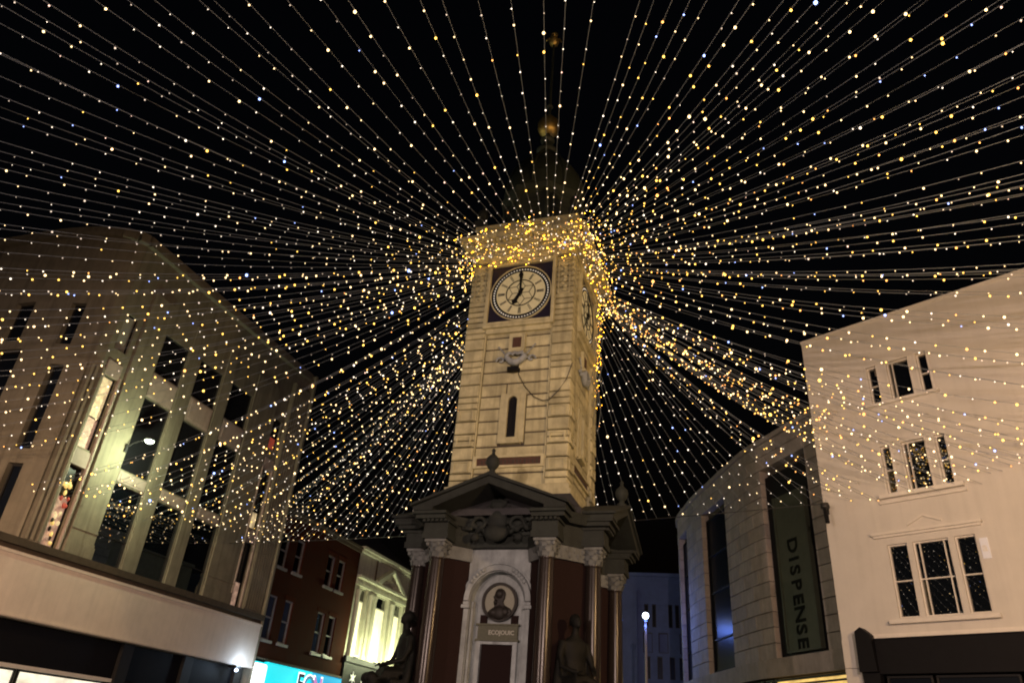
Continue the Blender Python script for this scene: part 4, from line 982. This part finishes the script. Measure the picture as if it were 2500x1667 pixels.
# ================================================================== far building down the street, bluish lamp
FB = Wall([(-9, 28.2), (9, 30)], 0)
far = thing('far_building', (0, 29, 0), 'far bluish building with narrow upright windows behind the street lamp', 'building')
FW = [(s, s + .24, 9.0 - .0, 10.3) for s in (7.6, 8.05, 9.0, 9.4, 9.8, 10.2)] + [(s, s + .3, 6.2, 7.4) for s in (7.6, 8.3, 9.0, 9.55, 10.1)] + [(s, s + .55, 7.6, 8.7) for s in (7.5, 8.4, 9.6)]
m = MB(); FB.cells(m, 0, 18, 5.9, 11.9, FW, .3); m.build('wall', 'blue_stone', far)
m = MB(); FB.box(m, 0, 18, .35, .5, .1, 11.8); m.build('inner_wall', 'joint', far)
for a, b, c, d in FW: FB.window(far, a, b, c, d, .15, .04, 'dark_frame', 'glass_blue' if c != 7.6 else 'blue_stone')
m = MB(); FB.box(m, 0, 18, -.3, .3, 5.5, 5.898); m.build('ledge', 'blue_stone', far)
m = MB(); FB.box(m, 0, 18, -.15, .3, 11.902, 12.1); m.build('coping', 'blue_stone', far)
m = MB(); FB.box(m, 0, 18, .05, .35, .1, 5.498); m.build('shop_front', 'black_paint', far)
for s0 in (5.6, 6.9): 
    q = MB(); FB.box(q, s0, s0 + .28, -.1, .02, 5.9, 11.0); q.build('pilaster', 'blue_stone', far)
t = thing('street_lamp', (.42, 17.2, .02), 'tall street lamp with a glaring bluish white head beyond the tower', 'street lamp')
m = MB(); m.tube([(.42, 17.2, .02), (.42, 17.2, 3), (.42, 17.2, 7.35)], .06, 10, [.09, .065, .05]); m.build('pole', 'sash_white', t)
m = MB(); m.lathe([(.05, 7.35), (.1, 7.4), (.1, 7.45)], (.42, 17.2, 0), 12); m.build('collar', 'iron', t)
m = MB(); m.ell((.42, 17.2, 7.6), (.14, .14, .14)); soft(m.build('lamp_head', 'lamp_white', t))
point('lamp_light', (.42, 17.2, 7.3), 210, (.14, .26, 1), .2, t)

# ================================================================== added lamps round the square (unseen, put in to light the scene)
for i, (x, y, h, pw, c, lb) in enumerate(((-11, -14.0, 8.0, 5800, (1, .62, .36), 'added unseen warm lamp on the near left of the square'), (12.0, -8.5, 7.0, 3400, (1, .60, .27), 'added unseen warm lamp on the near right of the square'),
        (-9.0, -30, 7.0, 6800, (1, .71, .585), 'added tall warm lamp behind the viewer towards the left'), (10.0, -27, 7.0, 10200, (1, .71, .585), 'added tall warm lamp behind the viewer towards the right'))):
    t = thing('street_lamp', (x, y, .02), lb, 'street lamp')
    m = MB(); m.tube([(x, y, .02), (x, y, 3), (x, y, h - (.8 if i >= 2 else .3))], .07, 10, [.1, .075, .055]); m.build('pole', 'iron', t)
    if i < 2: m = MB(); m.lathe([(.06, h - .3), (.24, h - .1), (.26, h + .05)], (x, y, 0), 14); m.build('cradle', 'iron', t)
    m = MB(); m.lathe([(.3, h + .32), (.2, h + .5), (.04, h + .56)], (x, y, 0), 14); m.build('lamp_cap', 'iron', t)
    m = MB(); m.lathe([(.24, h + .052), (.27, h + .2), (.26, h + .315)], (x, y, 0), 14); soft(m.build('lamp_glass', 'lamp_warm', t))
    if i >= 2:                                                           # added wide flat shade, shaped to keep light off the highest roofs
        m = MB(); m.lathe([(1.0, h - .19), (1.0, h - .18), (.25, h + .03), (.25, h + .02)], (x, y, 0), 32); soft(m.build('lamp_shade', 'iron', t))
    if i == 0: spot('lamp_light', (x, y, h - .45), (-16.5, 2.5, 2.4), pw, c, .3, 82, .9, t)     # added spot, its cone keeps light off the upper wall
    else: point('lamp_light', (x, y, h - .45), pw, c, .12 if i >= 2 else .3, t)

# ================================================================== fairy lights
def bulb_proto(i):
    mb = MB(); mb.ell((0, 0, 0), (.0132, .0132, .0145), 6, 4); me = mb.mesh('bulb', smooth=True); me.materials.append(BULBS[i]); return me
BM = [bulb_proto(i) for i in range(len(BULBS))]
UV, UF = (lambda mb: (mb.v, mb.f))(MB().ell((0, 0, 0), (.0132, .0132, .0145), 6, 4))
SECT = {   # label ending, group, bulb colour weights, which way the count runs
    'rear_left': ('from the left of the fairy light strings dropping towards the dark brick house', 'fairy lights to the rear left cable', (.40, .30, .08, .13, .02, .03, .04), lambda e: e.x),
    'left': ('fairy light string from the far end of those reaching the pale corner building', 'fairy lights to the pale corner building', (.40, .20, .24, .10, .03, .01, .02), lambda e: -e.y),
    'front_left': ('from the left of the fairy light strings fanning into the upper left sky', 'fairy lights overhead on the left', (.30, .32, .05, .29, .02, .0, .02), lambda e: math.atan2(e.y, e.x)),
    'front': ('from the left of the fairy light strings rising straight over the clock', 'fairy lights overhead in the middle', (.25, .40, .05, .26, .01, .01, .02), lambda e: math.atan2(e.y, e.x)),
    'front_right': ('from the left of the fairy light strings fanning into the upper right sky', 'fairy lights overhead on the right', (.38, .14, .26, .10, .05, .06, .01), lambda e: math.atan2(e.y, e.x)),
    'far_right': ('lowest fairy light string of those crossing the roofline of the white building', 'fairy lights over the white roofline', (.42, .14, .24, .06, .04, .09, .01), lambda e: e.x),
    'bundle': ('lowest string of the dense amber bundle running to the white building corner', 'amber bundle to the white building corner', (.25, .05, .30, .02, .02, .36, 0), lambda e: e.z),
    'right': ('from the left of the fairy light strings ending across the white wall', 'fairy lights to the white building', (.42, .14, .24, .06, .03, .10, .01), lambda e: e.x),
    'rear_right': ('from the left of the fairy light strings dropping towards the curved stone building', 'fairy lights to the rear right cable', (.30, .48, .04, .14, .02, .0, .02), lambda e: e.x),
}
_O = 'first second third fourth fifth sixth seventh eighth ninth tenth eleventh twelfth thirteenth fourteenth fifteenth sixteenth seventeenth eighteenth nineteenth'.split()
def ordinal(n):
    if n < 20: return _O[n - 1]
    return (['twentieth', 'thirtieth', 'fortieth', 'fiftieth'][n // 10 - 2]) if n % 10 == 0 else ['twenty', 'thirty', 'forty', 'fifty'][n // 10 - 2] + '-' + _O[n % 10 - 1]
rg = random.Random(11)
def ring_pt(az):
    """Where a string leaves the tower: a rope round the shaft just under the cornice, gathered towards the corners."""
    c, s = math.cos(az), math.sin(az); m_ = max(abs(c), abs(s)); x, y = c / m_, s / m_
    x = math.copysign(abs(x) ** .6, x); y = math.copysign(abs(y) ** .6, y)
    return Vector((1.64 * x, 1.64 * y, 13.93 + rg.uniform(-.06, .06)))
RA, RB = Vector((-15.9, 8.8, 8.75)), Vector((7.55, 5.55, 8.85))           # rear cable between the buildings
def on_rear(t):
    p = RA.lerp(RB, t); p.z -= .55 * 4 * t * (1 - t) * .35; return p
strings = []                                                             # (sector, start, end, sag)
def add(sec, end, sag):
    az = math.atan2(end.y, end.x); strings.append((sec, ring_pt(az), end, sag))
for i in range(48): add('rear_left', on_rear(.012 + .645 * (i / 47) ** 1.1 + rg.uniform(-.004, .004)), rg.uniform(.2, .55))
for i in range(19): add('rear_right', on_rear(.685 + .305 * i / 18 + rg.uniform(-.005, .005)), rg.uniform(.15, .45))
for i in range(25): add('left', Vector((-15.75, -1.2 + 9.6 * i / 24 + rg.uniform(-.15, .15), 7.8 + .05 * i + rg.uniform(-.2, .3))), rg.uniform(.5, 1.0))
for i in range(25): add('left', Vector((-17.5, -1.8 - 12.8 * i / 24 + rg.uniform(-.15, .15), 8.8 + rg.uniform(-.15, .15))), rg.uniform(.75, 1.1))
for i in range(27):
    s_ = -.45 + 6.6 * i / 26; add('right', Vector(WB.at(s_, -.06, 8.75 + rg.uniform(-.25, .4))), rg.uniform(.35, .75))
for i in range(12): add('bundle', Vector(WB.at(-.5 + .07 * i, -.06, 10.6 + .08 * i)), rg.uniform(.2, .45))
for i in range(10): add('far_right', Vector((13.6 + 3.6 * i / 9 + rg.uniform(-.1, .1), 1.2 - 4.4 * i / 9, 9.0 + rg.uniform(-.25, .35))), rg.uniform(.5, .95))
for i in range(31):
    a = R(220 + 53 * i / 30 + rg.uniform(-.25, .25)); add('front_left', Vector((24 * math.cos(a), 24 * math.sin(a), 9.3 + rg.uniform(-.1, .12))), rg.uniform(.75, 1.05))
for i in range(9):
    a = R(275 + 17.5 * i / 8 + rg.uniform(-.5, .5)); add('front', Vector((25 * math.cos(a), 25 * math.sin(a), 9.4 + rg.uniform(-.2, .3))), rg.uniform(.5, 1.1))
for i in range(49):
    a = R(294 + 56 * i / 48 + rg.uniform(-.4, .4)); add('front_right', Vector((23 * math.cos(a), 23 * math.sin(a), 9.2 + rg.uniform(-.2, .3))), rg.uniform(.65, 1.1))
n_ind = 0
RANK = {}
for sec in SECT:
    for n, q in enumerate(sorted([x for x in strings if x[0] == sec], key=lambda x: SECT[sec][3](x[2]))): RANK[id(q)] = n + 1
for S_ in strings:
    sec, A, B, sag = S_; lb, gp, wt, _ = SECT[sec]
    t = thing('light_string', A, ordinal(RANK[id(S_)]) + ' ' + lb, 'fairy lights', gp)
    Lh = (B - A).length; n = max(14, int(Lh / .8))
    P = lambda u: A.lerp(B, u) - Vector((0, 0, sag * 4 * u * (1 - u)))
    m = MB(); m.tube([P(i / n) for i in range(n + 1)], 0.005, 4, caps=False); m.build('wire', 'wire', t, fix=False)
    sp = .50 if sec.startswith('front') else .46
    nb = int(Lh / sp); ph = rg.random(); far_mb = MB()
    for i in range(nb):
        u = (i + ph + rg.uniform(-.22, .22)) / nb
        if not .004 < u < .998: continue
        p = P(u) + Vector((rg.uniform(-.012, .012), rg.uniform(-.012, .012), -.03))
        px = to_px(p)
        w_ = list(wt)
        if u < .12: w_[2] += .35; w_[5] += .12 if sec in ('right', 'front_right', 'rear_right', 'far_right', 'bundle') else 0
        mi = rg.choices(range(7), w_)[0]; sc_ = (.55 + .75 * rg.random() ** 2) * (1.25 if mi in (0, 2, 4, 5) else .95) * (1.0 if sec.startswith('front') else 1.3)
        if rg.random() < (.12 if sec in ('front_right', 'far_right', 'left') else .05): sc_ *= 1.45
        seen = px and -60 < px[0] < 2560 and -60 < px[1] < 1720
        if seen and px[2] < 15.5 and u > .15:
            place(BM[mi], 'bulb', t, p, rg.uniform(0, 3), sc_); n_ind += 1
        else:
            far_mb.cur = mi; far_mb.add([(p.x + v[0] * sc_, p.y + v[1] * sc_, p.z + v[2] * sc_) for v in UV], UF)
    if far_mb.v: far_mb.build('bulbs', BULBS, t, smooth=True, kind='stuff', fix=False)
print('bulb objects', n_ind, 'strings', len(strings), 'objects', len(bpy.data.objects))
# the cables the strings end on, and the rope of bulbs round the tower head
m = MB(); m.tube([on_rear(i / 40) for i in range(41)], .012, 6); o = m.build('support_cable', 'cable'); o['label'] = 'thin cable behind the tower joining corner building and white building'; o['category'] = 'cable'
t = thing('tower_rope_light', (0, 0, 13.9), 'dense rope of golden bulbs wound round the tower head above the clock', 'fairy lights')
m = MB(); pts = []
for q in range(5):
    z = 13.7 + .26 * q; h_ = 1.66 + .065 * q
    c4 = [(-h_, -h_), (h_, -h_), (h_, h_), (-h_, h_), (-h_, -h_)]
    for (a, b), (c, d) in zip(c4, c4[1:]):
        for i in range(9): pts.append((a + (c - a) * i / 9, b + (d - b) * i / 9, z + .1 * math.sin(i * 2.1 + q)))
m.tube(pts, .008, 4); m.build('wire', 'wire', t, fix=False)
m = MB()
for i in range(660):
    x, y, z = pts[rg.randrange(len(pts))]; d = rg.uniform(0, .06)
    m.cur = rg.choices(range(7), (.3, .12, .42, .04, .0, .12, 0))[0]; s_ = rg.uniform(.6, 1.15)
    ox, oy = rg.uniform(-.2, .2), rg.uniform(-.2, .2)
    if abs(x) > abs(y): c = (x + math.copysign(d, x), y + oy, z + rg.uniform(-.15, .2))
    else: c = (x + ox, y + math.copysign(d, y), z + rg.uniform(-.15, .2))
    m.add([(c[0] + v[0] * s_, c[1] + v[1] * s_, c[2] + v[2] * s_) for v in UV], UF)
m.build('bulbs', BULBS[:2] + [MAT['bulb_rope']] + BULBS[3:], t, smooth=True, kind='stuff', fix=False)
# golden tangle of spare lights hanging down the street side of the tower
t = thing('hanging_light_tangle', (1.6, 1.0, 13.8), 'tangle of golden lights hanging down the side face past the second clock', 'fairy lights')
W_ = MB(); m = MB()
for i in range(7):
    y = .78 + .1 * i; L_ = rg.uniform(2.6, 4.6); pp = []
    for q in range(16):
        z = 13.85 - L_ * q / 15; pp.append((1.62 + .05 * math.sin(q * 1.3 + i), y - .55 * (q / 15) ** 2 * (1 if i % 2 else -.35) + .04 * math.sin(q * 2 + i), z))
    W_.tube(pp, .008, 4)
    for q in range(13):
        a = pp[rg.randrange(15)]; s_ = rg.uniform(.5, .9); m.cur = rg.choices((0, 2, 5), (.2, .6, .2))[0]
        c = (a[0] + rg.uniform(0, .04), a[1] + rg.uniform(-.04, .04), a[2] + rg.uniform(-.2, .2)); m.add([(c[0] + v[0] * s_, c[1] + v[1] * s_, c[2] + v[2] * s_) for v in UV], UF)
W_.build('wire', 'wire', t, fix=False, kind='stuff'); m.build('bulbs', BULBS[:2] + [MAT['bulb_rope']] + BULBS[3:], t, smooth=True, kind='stuff', fix=False)
